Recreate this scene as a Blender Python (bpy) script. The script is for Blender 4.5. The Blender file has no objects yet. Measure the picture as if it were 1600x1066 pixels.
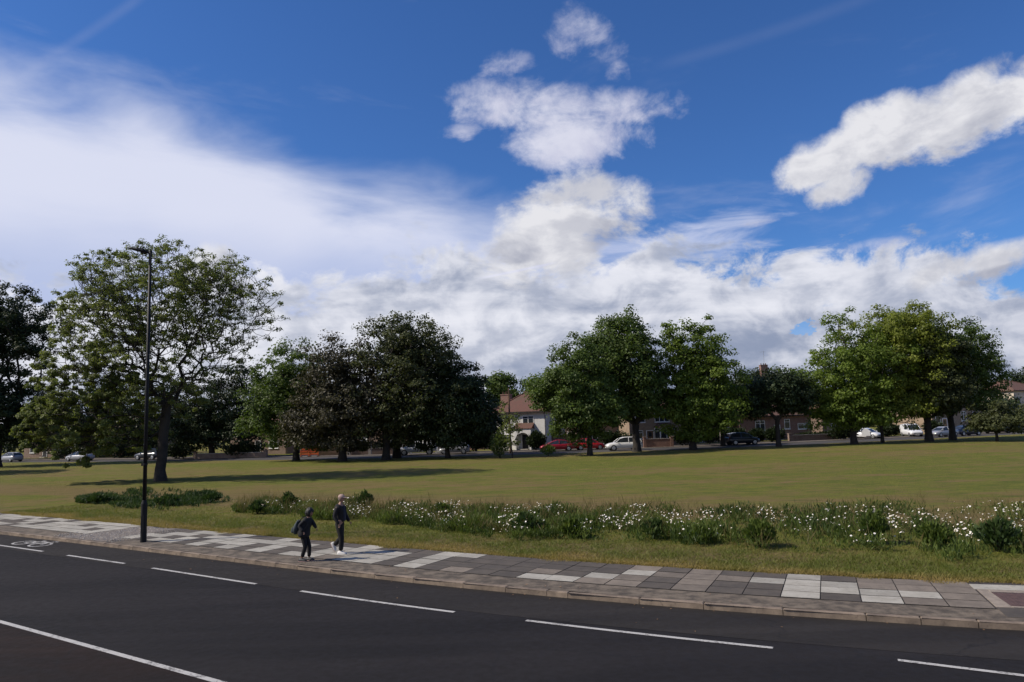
import bpy, bmesh, math, random
import numpy as np
from mathutils import Vector, Matrix

random.seed(7)
RNG = np.random.default_rng(11)
SC = bpy.context.scene
COL = SC.collection
D2R = math.radians

# ------------------------------------------------------------------ camera
FOC, CAMZ = 1150.0, 4.0
TH, RO = math.atan(126.9 / FOC), math.atan(0.030)
_f = Vector((0, math.cos(TH), math.sin(TH)))
_u0 = Vector((0, -math.sin(TH), math.cos(TH)))
_x0 = Vector((1, 0, 0))
_r = _x0 * math.cos(RO) - _u0 * math.sin(RO)
_u = _u0 * math.cos(RO) + _x0 * math.sin(RO)
cam = bpy.data.cameras.new('camera')
cam.sensor_width = 36.0
cam.lens = 36.0 * FOC / 1600.0
cam.clip_start, cam.clip_end = 0.1, 6000
cam_o = bpy.data.objects.new('camera', cam)
COL.objects.link(cam_o)
m = Matrix((_r, _u, -_f)).transposed().to_4x4()
m.translation = Vector((0, 0, CAMZ))
cam_o.matrix_world = m
SC.camera = cam_o


def ray(px, py):
    return _f * FOC + _r * (px - 800) + _u * (533 - py)


def G(px, py, z=0.0):
    """photo pixel -> point on the horizontal plane z"""
    d = ray(px, py)
    return Vector((0, 0, CAMZ)) + d * ((z - CAMZ) / d.z)


def W(px, py, Y):
    """photo pixel at depth Y -> (x, z)"""
    d = ray(px, py)
    t = Y / d.y
    return d.x * t, CAMZ + d.z * t


def AE(px, py):
    d = ray(px, py).normalized()
    return math.atan2(d.x, d.y), math.asin(d.z)


# ------------------------------------------------------------------ light
SUN_AZ, SUN_EL = D2R(6.0), D2R(42.0)       # light travels towards +x, a little towards +y
tosun = Vector((-math.cos(SUN_AZ) * math.cos(SUN_EL), -math.sin(SUN_AZ) * math.cos(SUN_EL), math.sin(SUN_EL)))
sun = bpy.data.lights.new('sun', 'SUN')
sun.energy = 4.8
sun.angle = D2R(0.53)
sun.color = (1.0, 0.90, 0.77)
sun_o = bpy.data.objects.new('sun', sun)
COL.objects.link(sun_o)
sun_o.rotation_euler = tosun.to_track_quat('Z', 'Y').to_euler()
sun_o.location = (-60, -10, 60)

SC.view_settings.view_transform = 'Standard'
SC.view_settings.look = 'None'
SC.view_settings.gamma = 1.0
SC.view_settings.exposure = 0.02
SC.view_settings.use_curve_mapping = False

# ------------------------------------------------------------------ node expressions


class NT:
    def __init__(self, tree):
        self.t = tree

    def n(self, typ, **kw):
        nd = self.t.nodes.new(typ)
        for k, v in kw.items():
            setattr(nd, k, v)
        return nd

    def link(self, a, b):
        self.t.links.new(a, b)

    def put(self, sock, v):
        if isinstance(v, Ex):
            v = v.s
        if hasattr(v, 'is_output'):
            self.t.links.new(v, sock)
        else:
            sock.default_value = v

    def math(self, op, a, b=None, c=None, clamp=False):
        nd = self.n('ShaderNodeMath', operation=op, use_clamp=clamp)
        self.put(nd.inputs[0], a)
        if b is not None:
            self.put(nd.inputs[1], b)
        if c is not None:
            self.put(nd.inputs[2], c)
        return Ex(self, nd.outputs[0])

    def maprange(self, v, a, b, c=0.0, d=1.0, interp='SMOOTHSTEP'):
        nd = self.n('ShaderNodeMapRange', interpolation_type=interp)
        for i, x in enumerate((v, a, b, c, d)):
            self.put(nd.inputs[i], x)
        return Ex(self, nd.outputs[0])

    def mix(self, f, a, b, blend='MIX'):
        nd = self.n('ShaderNodeMix', data_type='RGBA', blend_type=blend)
        self.put(nd.inputs[0], f)
        self.put(nd.inputs[6], a)
        self.put(nd.inputs[7], b)
        return nd.outputs[2]

    def noise(self, vec, scale, detail=5.0, rough=0.55, dist=0.0, lac=2.0):
        nd = self.n('ShaderNodeTexNoise', noise_dimensions='3D')
        self.link(vec, nd.inputs['Vector'])
        nd.inputs['Scale'].default_value = scale
        nd.inputs['Detail'].default_value = detail
        nd.inputs['Roughness'].default_value = rough
        nd.inputs['Distortion'].default_value = dist
        nd.inputs['Lacunarity'].default_value = lac
        return Ex(self, nd.outputs[0])

    def mapping(self, vec, loc=(0, 0, 0), rot=(0, 0, 0), scale=(1, 1, 1)):
        nd = self.n('ShaderNodeMapping')
        self.link(vec, nd.inputs[0])
        nd.inputs[1].default_value = loc
        nd.inputs[2].default_value = rot
        nd.inputs[3].default_value = scale
        return nd.outputs[0]

    def ramp(self, fac, stops):
        nd = self.n('ShaderNodeValToRGB')
        self.put(nd.inputs[0], fac)
        el = nd.color_ramp.elements
        while len(el) < len(stops):
            el.new(0.5)
        for e, (p, c) in zip(el, stops):
            e.position = p
            e.color = c if len(c) == 4 else (*c, 1)
        return nd.outputs[0]


class Ex:
    def __init__(self, nt, s):
        self.nt, self.s = nt, s

    def __add__(self, o): return self.nt.math('ADD', self, o)
    __radd__ = __add__
    def __sub__(self, o): return self.nt.math('SUBTRACT', self, o)
    def __rsub__(self, o): return self.nt.math('SUBTRACT', o, self)
    def __mul__(self, o): return self.nt.math('MULTIPLY', self, o)
    __rmul__ = __mul__
    def max(self, o): return self.nt.math('MAXIMUM', self, o)
    def min(self, o): return self.nt.math('MINIMUM', self, o)
    def clamp(self): return self.nt.math('ADD', self, 0.0, clamp=True)


# ------------------------------------------------------------------ world: sky with clouds
world = bpy.data.worlds.new('World')
SC.world = world
world.use_nodes = True
wt = world.node_tree
wt.nodes.clear()
N = NT(wt)
tc = N.n('ShaderNodeTexCoord')
D = tc.outputs['Generated']
sep = N.n('ShaderNodeSeparateXYZ')
N.link(D, sep.inputs[0])
dx, dy, dz = (Ex(N, o) for o in sep.outputs)
sky = N.n('ShaderNodeTexSky', sky_type='NISHITA')
sky.sun_disc = False
sky.sun_elevation = SUN_EL
sky.sun_rotation = math.atan2(tosun.x, tosun.y)
sky.altitude = 50
sky.air_density = 1.0
sky.dust_density = 0.35
sky.ozone_density = 2.6
u_ = N.math('ARCTAN2', dx, dy)
v_ = N.math('ARCSINE', dz)
# warp of the look-up direction so that every outline is ragged
n_big = N.noise(D, 3.2, 3.0, 0.5)
n_b2 = N.noise(N.mapping(D, (7.3, 2.1, 4.4)), 3.2, 3.0, 0.5)
n_mid = N.noise(N.mapping(D, (0, 0, 0), (0, 0, 0), (1, 1, 1.5)), 11.0, 9.0, 0.62, 0.35)
n_lit = N.noise(N.mapping(D, (0.020, 0.0, -0.022), (0, 0, 0), (1, 1, 1.5)), 11.0, 5.0, 0.58, 0.35)
n_mid5 = N.noise(N.mapping(D, (0, 0, 0), (0, 0, 0), (1, 1, 1.5)), 11.0, 5.0, 0.58, 0.35)
n_w2 = N.noise(N.mapping(D, (1.3, 8.1, 2.4)), 9.0, 4.0, 0.55)
uw = u_ + (n_big - 0.5) * 0.035 + (n_w2 - .5) * .045
vw = v_ + (n_b2 - 0.5) * 0.022 + (n_mid - .5) * .03


def ell(px, py, rx, ry, rot=0.0, gain=1.0, lift=0.0):
    """soft ellipse of cloud at the sky direction seen there; >0 inside"""
    au, av = AE(px, py)
    du, dv = uw - au, vw - av
    c, s = math.cos(D2R(rot)), math.sin(D2R(rot))
    a = (du * c + dv * s) * (FOC / rx)
    b = (dv * c - du * s) * (FOC / ry)
    return (1.0 + lift - (a * a + b * b)) * gain


def union(lst):
    r = lst[0]
    for e in lst[1:]:
        r = r.max(e)
    return r


soft = union([ell(915, 55, 62, 58, -35, 1, -.35), ell(968, 92, 50, 42, -40, 1, -.3), ell(790, 104, 58, 28, 0, 1, -.25),
              ell(848, 165, 146, 42, -6, 1.0, .22), ell(960, 170, 98, 36, -2, 1, .2), ell(905, 212, 112, 46, 4, 1, .25), ell(725, 160, 34, 16, 0, 1, -.3),
              ell(722, 204, 44, 18, 10, 1, -.35), ell(1365, 381, 56, 12, 3, 1.0, -.2),
              ell(1180, 345, 60, 16, 10, 1, -.5)])
puff = union([ell(900, 352, 122, 80, 10, 1.2, .1), ell(945, 318, 80, 48, 0, 1.2, .1), ell(835, 392, 100, 54, 5, 1.2),
              ell(1480, 183, 125, 52, 14, 1.2), ell(1375, 205, 80, 48, 20, 1.2), ell(1290, 248, 72, 42, 8, 1.1), ell(1600, 145, 120, 44, 14, 1.2), ell(1740, 120, 130, 50, 8, 1.2),
              ell(1318, 288, 50, 34, 15, 1, -.1), ell(1580, 400, 125, 28, 6, 1.1),
              ell(340, 420, 62, 42, -25, 1.0, -.1), ell(-330, 60, 150, 60, -12, 1.1), ell(2050, 60, 200, 70, 12, 1.1)])
# clouds outside the frame: scattered cumulus of the same kind
far_n = N.noise(N.mapping(D, (3.1, 5.2, 1.3), (0, 0, 0), (1, 1, 2.2)), 2.6, 4.0, 0.5)
behind = N.maprange(dy, 0.35, -0.1)
scat = (far_n - 0.56) * 8.0 * behind - (1.0 - behind) * 2.0
puff = puff.max(scat)

n_h3 = N.noise(N.mapping(D, (6, 3, 0)), 26.0, 6.0, 0.62, 0.4)
d_soft = N.maprange(soft + (n_mid - 0.52) * 4.0 + (n_h3 - .5) * 1.4, 0.0, 1.6)
n_h2 = N.noise(N.mapping(D, (4, 9, 0)), 30.0, 6.0, 0.6, 0.2)
d_puff = N.maprange(puff + (n_mid - 0.5) * 3.4 + (n_h2 - .5) * 1.2, -0.05, 0.95)

# low deck of broken cloud: its upper limit as a curve over azimuth
AZ0, AZ1 = -0.80, 0.80


def skyline(pts):
    st = []
    for px, py in pts:
        a, e = AE(px, py)
        st.append((min(max((a - AZ0) / (AZ1 - AZ0), 0), 1), (e / 0.6,) * 3))
    st = [(0.0, st[0][1])] + st + [(1.0, st[-1][1])]
    t = N.maprange(u_, AZ0, AZ1, 0, 1, 'LINEAR')
    return N.n('ShaderNodeSeparateColor'), t, st


def curve(pts):
    sc_, t, st = skyline(pts)
    N.link(N.ramp(t, st), sc_.inputs[0])
    return Ex(N, sc_.outputs[0]) * 0.6


deck_top = curve([(0, 470), (300, 440), (480, 455), (620, 425), (760, 420), (880, 410), (1000, 390), (1100, 395),
                  (1200, 410), (1330, 424), (1440, 412), (1530, 424), (1600, 425)])
veil_top = curve([(-80, 85), (0, 115), (120, 150), (220, 165), (330, 205), (430, 245), (540, 308), (660, 318), (780, 330),
                  (900, 375), (1050, 450), (1200, 520), (1500, 560)])
n_hf = N.noise(N.mapping(D, (4, 1, 0), (0, 0, 0), (1, 1, 1.8)), 26.0, 6.0, 0.62, 0.3)
wisp = ell(1060, 385, 170, 48, 12, 1.0, .1).max(ell(1150, 345, 90, 26, 14, 1, -.2)) + (N.noise(N.mapping(D, (5, 5, 1), (0.0, D2R(-16), 0), (1.0, 1.0, 5.0)), 8.0, 6.0, 0.6, 0.5) - .5) * 4.0
d_wisp = N.maprange(wisp, -0.2, 1.5) * .85
hole = ell(1268, 508, 42, 20, 14, 1, -.15) + (n_mid - .5) * 3.0 + (n_hf - .5) * 3.0
deck = (deck_top - v_) * 14.0 + (n_mid - 0.5) * 4.2 + 0.40
d_deck = N.maprange(deck - N.maprange(hole, 0.0, 1.3) * 2.6, 0.0, 0.65)
n_fib = N.noise(N.mapping(D, (0, 0, 0), (0.0, D2R(-34), 0), (1.0, 1.0, 3.6)), 4.0, 6.0, 0.55, 0.4)
n_soft = N.noise(D, 5.5, 2.0, 0.45)
d_veil = N.maprange((veil_top - v_) * 12.0 + (n_fib - 0.5) * 1.7 + (n_soft - .5) * 0.8, -0.60, 0.85) * 0.98
# faint high streaks: contrails as thin bands between two directions


def trail(p0, p1, w, gain):
    (a0, e0), (a1, e1) = AE(*p0), AE(*p1)
    L = math.hypot(a1 - a0, e1 - e0)
    tx, ty = (a1 - a0) / L, (e1 - e0) / L
    al = (u_ - a0) * tx + (v_ - e0) * ty
    ac = (v_ - e0) * tx - (u_ - a0) * ty
    body = N.maprange(N.math('ABSOLUTE', ac), 0.0, w, 1, 0)
    ends = N.maprange(al, 0.0, L * 0.2) * N.maprange(al, L * 0.8, L, 1, 0)
    return body * ends * gain


d_trail = trail((20, 125), (240, -20), 0.009, 0.07).max(trail((740, 437), (875, 409), 0.0028, 0.75)).max(
    trail((1000, 110), (1420, -30), 0.012, 0.035))
hi = N.noise(N.mapping(D, (1, 4, 2), (0, D2R(20), 0), (1, 1, 4.0)), 3.0, 5.0, 0.6, 0.6)
d_thin = N.maprange(hi, 0.55, 0.85) * 0.25

relief = (n_lit - n_mid5)
lit = N.maprange(relief * 1.0 + (n_mid - .5) * .55, -0.13, 0.12)
# cumulus shading: bright towards the sun, greyer lower right of each pile
au0, av0 = AE(975, 370)
gr = N.maprange((ell(985, 372, 90, 60, 0) ).max(ell(800, 395, 60, 28, 0)).max(ell(1450, 245, 150, 26, 22)).max(ell(1560, 425, 110, 12, 8)).max(ell(370, 420, 45, 38, -30)), 0.0, 1.0)
gr = N.maprange(gr + (n_hf - .5) * .9 + (n_mid - .5) * .8, 0.1, 1.0)
c_puff = N.mix(N.math('MULTIPLY_ADD', lit, 0.60, (1.0 - gr) * 0.42 + (n_hf - .5) * .35 + .06, clamp=True), (0.37, 0.39, 0.48, 1), (0.78, 0.78, 0.82, 1))
c_soft = N.mix(N.math('MULTIPLY_ADD', lit, 0.55, 0.25, clamp=True), (0.46, 0.48, 0.66, 1), (0.74, 0.75, 0.86, 1))
bank = N.noise(N.mapping(D, (2, 0, 5), (0, 0, 0), (1, 1, 4.2)), 4.6, 5.0, 0.55, 0.3)
dark = N.maprange(v_, AE(800, 610)[1], AE(800, 455)[1])
dk = N.math('MULTIPLY_ADD', bank - 0.5, 2.7, lit * 0.66 + dark * 0.30 + (n_hf - .5) * .5 - 0.06 + N.maprange(u_, 0.05, -0.35) * .30)
dk = N.maprange(dk, -0.45, 1.45)
c_deck = N.mix(dk, (0.27, 0.32, 0.45, 1), (0.82, 0.83, 0.90, 1))
vb = N.maprange((n_soft - .5) * 0.5 + (n_fib - .5) * .6 + N.maprange(v_, AE(100, 470)[1], AE(100, 260)[1]), 0.05, 1.0)
c_veil = N.mix(vb, (0.48, 0.55, 0.78, 1), (0.70, 0.73, 0.88, 1))


def bg(colour, strength):
    b = N.n('ShaderNodeBackground')
    N.put(b.inputs[0], colour)
    N.put(b.inputs[1], strength)
    return b.outputs[0]


def over(base, top, f):
    mx = N.n('ShaderNodeMixShader')
    N.put(mx.inputs[0], f)
    N.link(base, mx.inputs[1])
    N.link(top, mx.inputs[2])
    return mx.outputs[0]


CS = 1.0
sky_tint = N.mix(1.0, sky.outputs[0], (0.44, 0.76, 1.24, 1), 'MULTIPLY')
s = bg(sky_tint, 0.092)
s = over(s, bg(c_soft, CS), d_thin.max(d_trail))
s = over(s, bg(c_veil, CS), d_veil)
s = over(s, bg(c_veil, CS), d_wisp)
s = over(s, bg(c_soft, CS), d_soft)
s = over(s, bg(c_deck, CS), d_deck)
s = over(s, bg(c_puff, CS), d_puff)
s = over(s, bg(c_soft, CS * 1.1), trail((740, 437), (875, 409), 0.0028, 0.75))
out = N.n('ShaderNodeOutputWorld')
N.link(s, out.inputs[0])
world.cycles.sampling_method = 'MANUAL'
world.cycles.sample_map_resolution = 512

# ------------------------------------------------------------------ materials
MATS = {}


def base_mat(name):
    mt = bpy.data.materials.new(name)
    mt.use_nodes = True
    nt = NT(mt.node_tree)
    b = mt.node_tree.nodes['Principled BSDF']
    MATS[name] = mt
    return mt, nt, b


def mat(name, col, rough=0.7, var=0.0, vscale=3.0, bump=0.0, bscale=40.0, metal=0.0, spec=0.5, col2=None, coat=0.0):
    mt, nt, b = base_mat(name)
    b.inputs['Roughness'].default_value = rough
    b.inputs['Metallic'].default_value = metal
    b.inputs['Specular IOR Level'].default_value = spec
    b.inputs['Coat Weight'].default_value = coat
    t = nt.n('ShaderNodeTexCoord').outputs['Object']
    if var or col2:
        c2 = col2 or tuple(c * (1 - var) for c in col)
        n = nt.noise(t, vscale, 5, 0.6)
        b_c = nt.mix(nt.maprange(n, 0.32, 0.68), (*col, 1), (*c2, 1))
        nt.link(b_c, b.inputs['Base Color'])
    else:
        b.inputs['Base Color'].default_value = (*col, 1)
    if bump:
        bp = nt.n('ShaderNodeBump')
        bp.inputs['Strength'].default_value = bump
        bp.inputs['Distance'].default_value = 0.02
        nt.link(nt.noise(t, bscale, 4, 0.6).s, bp.inputs['Height'])
        nt.link(bp.outputs[0], b.inputs['Normal'])
    return mt


def leaf_mat(name, dark, light, transl=0.35, rough=0.55):
    mt, nt, b = base_mat(name)
    at = nt.n('ShaderNodeAttribute', attribute_name='tint')
    c = nt.mix(Ex(nt, at.outputs['Fac']), (*dark, 1), (*light, 1))
    nt.link(c, b.inputs['Base Color'])
    b.inputs['Roughness'].default_value = rough
    b.inputs['Specular IOR Level'].default_value = 0.25
    tr = nt.n('ShaderNodeBsdfTranslucent')
    tcx = nt.mix(1.0, c, (1.15, 1.25, 0.6, 1), 'MULTIPLY')
    nt.link(tcx, tr.inputs[0])
    mx = nt.n('ShaderNodeMixShader')
    mx.inputs[0].default_value = transl
    nt.link(b.outputs[0], mx.inputs[1])
    nt.link(tr.outputs[0], mx.inputs[2])
    nt.link(mx.outputs[0], mt.node_tree.nodes['Material Output'].inputs[0])
    return mt


mat('bark', (0.036, 0.030, 0.025), 0.9, 0.5, 2.0, 0.6, 14)
mat('bark_grey', (0.075, 0.068, 0.058), 0.9, 0.5, 2.0, 0.6, 14)
mat('pole_black', (0.007, 0.0075, 0.009), 0.6, 0.3, 3.0, spec=0.3)
mat('lamp_glass', (0.35, 0.36, 0.36), 0.2)
mat('white_paint', (0.62, 0.62, 0.60), 0.55, 0.15, 3.0)
mat('window_white', (0.78, 0.78, 0.76), 0.45)
mat('glass_dark', (0.030, 0.036, 0.042), 0.08, spec=0.7)
mat('render_white', (0.66, 0.65, 0.62), 0.85, 0.12, 0.9, 0.2, 8)
mat('render_cream', (0.60, 0.52, 0.42), 0.85, 0.12, 0.9, 0.2, 8)
mat('wood_fence', (0.17, 0.105, 0.062), 0.85, 0.4, 3.0)
mat('wood_pale', (0.36, 0.21, 0.11), 0.8, 0.3, 3.0)
mat('orange_plastic', (0.75, 0.13, 0.02), 0.5)
mat('rubber', (0.012, 0.012, 0.013), 0.8)
mat('alloy', (0.42, 0.43, 0.45), 0.35, metal=0.7)
mat('plate_white', (0.7, 0.7, 0.68), 0.5)
mat('plastic_black', (0.014, 0.014, 0.015), 0.6)
mat('light_lens', (0.72, 0.72, 0.72), 0.15)
mat('tail_red', (0.35, 0.01, 0.01), 0.25)
mat('stone_cap', (0.38, 0.35, 0.31), 0.85, 0.2, 3.0)
for nm, c in dict(paint_white=(0.72, 0.73, 0.74), paint_silver=(0.33, 0.34, 0.36), paint_dark=(0.018, 0.022, 0.032),
                  paint_navy=(0.012, 0.018, 0.04), paint_red=(0.42, 0.012, 0.016), paint_crimson=(0.30, 0.01, 0.02),
                  paint_grey=(0.11, 0.115, 0.12), paint_beige=(0.30, 0.29, 0.26), paint_green=(0.02, 0.05, 0.03)).items():
    mat(nm, c, 0.32, metal=0.15 if 'white' not in nm else 0.0, coat=0.6)


def brick_mat(name, c1, c2, mortar=(0.30, 0.27, 0.23)):
    mt, nt, b = base_mat(name)
    t = nt.n('ShaderNodeTexCoord').outputs['Object']
    sp = nt.n('ShaderNodeSeparateXYZ')
    nt.link(t, sp.inputs[0])
    cx = nt.n('ShaderNodeCombineXYZ')
    nt.put(cx.inputs[0], Ex(nt, sp.outputs[0]) + Ex(nt, sp.outputs[1]))
    nt.link(sp.outputs[2], cx.inputs[1])
    br = nt.n('ShaderNodeTexBrick')
    nt.link(cx.outputs[0], br.inputs['Vector'])
    br.inputs['Scale'].default_value = 1
    br.inputs['Brick Width'].default_value = 0.225
    br.inputs['Row Height'].default_value = 0.075
    br.inputs['Mortar Size'].default_value = 0.010
    br.inputs['Color1'].default_value = (*c1, 1)
    br.inputs['Color2'].default_value = (*c2, 1)
    br.inputs['Mortar'].default_value = (*mortar, 1)
    n = nt.noise(t, 1.3, 5, 0.6)
    nt.link(nt.mix(nt.maprange(n, 0.35, 0.75, 0.0, 0.5), br.outputs[0], (c2[0] * .6, c2[1] * .6, c2[2] * .6, 1)), b.inputs['Base Color'])
    b.inputs['Roughness'].default_value = 0.9
    return mt


brick_mat('brick_brown', (0.21, 0.125, 0.085), (0.17, 0.10, 0.07))
brick_mat('brick_red', (0.25, 0.105, 0.07), (0.19, 0.085, 0.06))
brick_mat('brick_yellow', (0.34, 0.24, 0.15), (0.27, 0.18, 0.11))


def roof_mat(name, c1, c2):
    mt, nt, b = base_mat(name)
    t = nt.n('ShaderNodeTexCoord').outputs['Object']
    sp = nt.n('ShaderNodeSeparateXYZ')
    nt.link(t, sp.inputs[0])
    row = nt.math('FRACT', Ex(nt, sp.outputs[2]) * 5.5)
    n = nt.noise(t, 5.0, 6, 0.7)
    n2 = nt.noise(t, 0.7, 4, 0.6)
    c = nt.mix(nt.maprange(n, 0.3, 0.7), (*c1, 1), (*c2, 1))
    c = nt.mix(nt.maprange(n2, 0.45, 0.75, 0, 0.5), c, (0.07, 0.065, 0.04, 1))
    nt.link(c, b.inputs['Base Color'])
    b.inputs['Roughness'].default_value = 0.85
    bp = nt.n('ShaderNodeBump')
    bp.inputs['Strength'].default_value = 0.9
    bp.inputs['Distance'].default_value = 0.05
    nt.put(bp.inputs['Height'], row)
    nt.link(bp.outputs[0], b.inputs['Normal'])
    return mt


roof_mat('roof_red', (0.145, 0.060, 0.044), (0.10, 0.050, 0.038))
roof_mat('roof_brown', (0.17, 0.085, 0.06), (0.11, 0.06, 0.045))


def asphalt_mat(name, col, col2, patch=0.35, worn=True):
    mt, nt, b = base_mat(name)
    t = nt.n('ShaderNodeTexCoord').outputs['Object']
    fine = nt.noise(t, 55, 3, 0.8)
    mid = nt.noise(t, 5.5, 6, 0.65)
    big = nt.noise(nt.mapping(t, (0, 0, 0), (0, 0, D2R(32)), (0.22, 1.3, 1)), patch, 5, 0.6, 0.4)
    c = nt.mix(nt.maprange(big, 0.35, 0.68), (*col, 1), (*col2, 1))
    c = nt.mix(nt.maprange(mid, 0.35, 0.75, 0.0, 0.35), c, tuple(x * 0.72 for x in col) + (1,))
    c = nt.mix(nt.maprange(fine, 0.60, 0.80, 0.0, 0.5), c, tuple(min(.16, x * 3.2) for x in col) + (1,))
    c = nt.mix(nt.maprange(fine, 0.42, 0.25, 0.0, 0.6), c, (0.012, 0.012, 0.013, 1))
    # worn, slightly polished wheel tracks run with the traffic
    trk = nt.noise(nt.mapping(t, (0, 5, 0), (0, 0, D2R(30)), (0.05, 1.1, 1)), 1.0, 3, 0.5, 0.2)
    c = nt.mix(nt.maprange(trk, 0.48, 0.66, 0, 0.4), c, tuple(min(1, x * 1.7) for x in col) + (1,))
    spot = nt.noise(t, 1.7, 4, 0.6)
    c = nt.mix(nt.maprange(spot, 0.66, 0.74, 0, 0.55), c, tuple(x * .5 for x in col) + (1,))
    # tar-sealed cracks and old patches
    vo = nt.n('ShaderNodeTexVoronoi', feature='DISTANCE_TO_EDGE')
    wv = nt.n('ShaderNodeVectorMath', operation='ADD')
    nt.link(t, wv.inputs[0])
    nz = nt.n('ShaderNodeTexNoise')
    nt.link(t, nz.inputs['Vector'])
    nz.inputs['Scale'].default_value = 0.9
    nz.inputs['Detail'].default_value = 5
    nt.link(nz.outputs[1], wv.inputs[1])
    nt.link(wv.outputs[0], vo.inputs['Vector'])
    vo.inputs['Scale'].default_value = 0.21
    crack = nt.maprange(vo.outputs[0], 0.0, 0.006, 0.55 if worn else 0.2, 0.0)
    c = nt.mix(crack, c, (0.010, 0.010, 0.011, 1))
    nt.link(c, b.inputs['Base Color'])
    nt.put(b.inputs['Roughness'], nt.maprange(mid, 0.3, 0.7, 0.72, 0.9))
    b.inputs['Specular IOR Level'].default_value = 0.16
    bp = nt.n('ShaderNodeBump')
    bp.inputs['Strength'].default_value = 0.6
    bp.inputs['Distance'].default_value = 0.01
    nt.put(bp.inputs['Height'], fine)
    nt.link(bp.outputs[0], b.inputs['Normal'])
    return mt


asphalt_mat('asphalt', (0.012, 0.0108, 0.011), (0.021, 0.0186, 0.0186))
asphalt_mat('asphalt_lane', (0.021, 0.0185, 0.017), (0.028, 0.025, 0.022), 0.6)
asphalt_mat('asphalt_brown', (0.017, 0.010, 0.0075), (0.009, 0.0075, 0.007), 0.9)
asphalt_mat('asphalt_path', (0.048, 0.043, 0.040), (0.066, 0.057, 0.051), 0.8)
asphalt_mat('asphalt_far', (0.065, 0.060, 0.056), (0.09, 0.085, 0.08), 0.4)


def road_paint():
    mt, nt, b = base_mat('road_paint')
    t = nt.n('ShaderNodeTexCoord').outputs['Object']
    n = nt.noise(t, 22, 6, 0.75)
    n2 = nt.noise(t, 2.2, 4, 0.6)
    c = nt.mix(nt.maprange(n + (n2 - .5) * .6, 0.52, 0.64), (0.42, 0.41, 0.39, 1), (0.13, 0.125, 0.12, 1))
    nt.link(c, b.inputs['Base Color'])
    b.inputs['Roughness'].default_value = 0.8


road_paint()


def slab_mat(name, col, col2):
    mt, nt, b = base_mat(name)
    t = nt.n('ShaderNodeTexCoord').outputs['Object']
    inf = nt.n('ShaderNodeObjectInfo')
    wv = nt.n('ShaderNodeVectorMath', operation='ADD')
    nt.link(t, wv.inputs[0])
    nt.link(inf.outputs['Location'], wv.inputs[1])
    p = wv.outputs[0]
    n = nt.noise(p, 2.6, 6, 0.65)
    f = nt.noise(p, 45, 4, 0.7)
    spots = nt.noise(p, 9.0, 5, 0.7)
    c = nt.mix(nt.maprange(n, 0.3, 0.7), (*col, 1), (*col2, 1))
    c = nt.mix(nt.maprange(f, 0.5, 0.8, 0, 0.35), c, tuple(x * .5 for x in col) + (1,))
    c = nt.mix(nt.maprange(spots, 0.54, 0.70, 0, 0.55), c, tuple(x * .45 for x in col2) + (1,))
    hv = nt.n('ShaderNodeHueSaturation')
    nt.link(c, hv.inputs['Color'])
    nt.put(hv.inputs['Value'], nt.maprange(inf.outputs['Random'], 0, 1, 0.86, 1.10, 'LINEAR'))
    nt.link(hv.outputs[0], b.inputs['Base Color'])
    b.inputs['Roughness'].default_value = 0.85
    bp = nt.n('ShaderNodeBump')
    bp.inputs['Strength'].default_value = 0.35
    bp.inputs['Distance'].default_value = 0.01
    nt.put(bp.inputs['Height'], f)
    nt.link(bp.outputs[0], b.inputs['Normal'])


slab_mat('slab_white', (0.375, 0.355, 0.305), (0.29, 0.27, 0.225))
slab_mat('slab_taupe', (0.200, 0.166, 0.130), (0.138, 0.114, 0.088))
slab_mat('slab_dark', (0.062, 0.052, 0.042), (0.092, 0.076, 0.059))
slab_mat('kerb_stone', (0.26, 0.20, 0.145), (0.13, 0.10, 0.074))
mat('verge_dirt', (0.165, 0.133, 0.098), 0.95, 0.0, 3.4, 0.9, 30, col2=(0.060, 0.048, 0.036))
mat('joint_grout', (0.016, 0.014, 0.012), 0.95)
mat('gravel_dirt', (0.19, 0.165, 0.14), 0.95, 0.0, 7.0, 0.9, 22, col2=(0.12, 0.10, 0.085))
mat('drain_red', (0.105, 0.062, 0.055), 0.8, 0.35, 8.0, 0.5, 60)
mat('cut_kerb', (0.30, 0.25, 0.20), 0.9, 0.3, 5.0, 0.5, 30)


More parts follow.
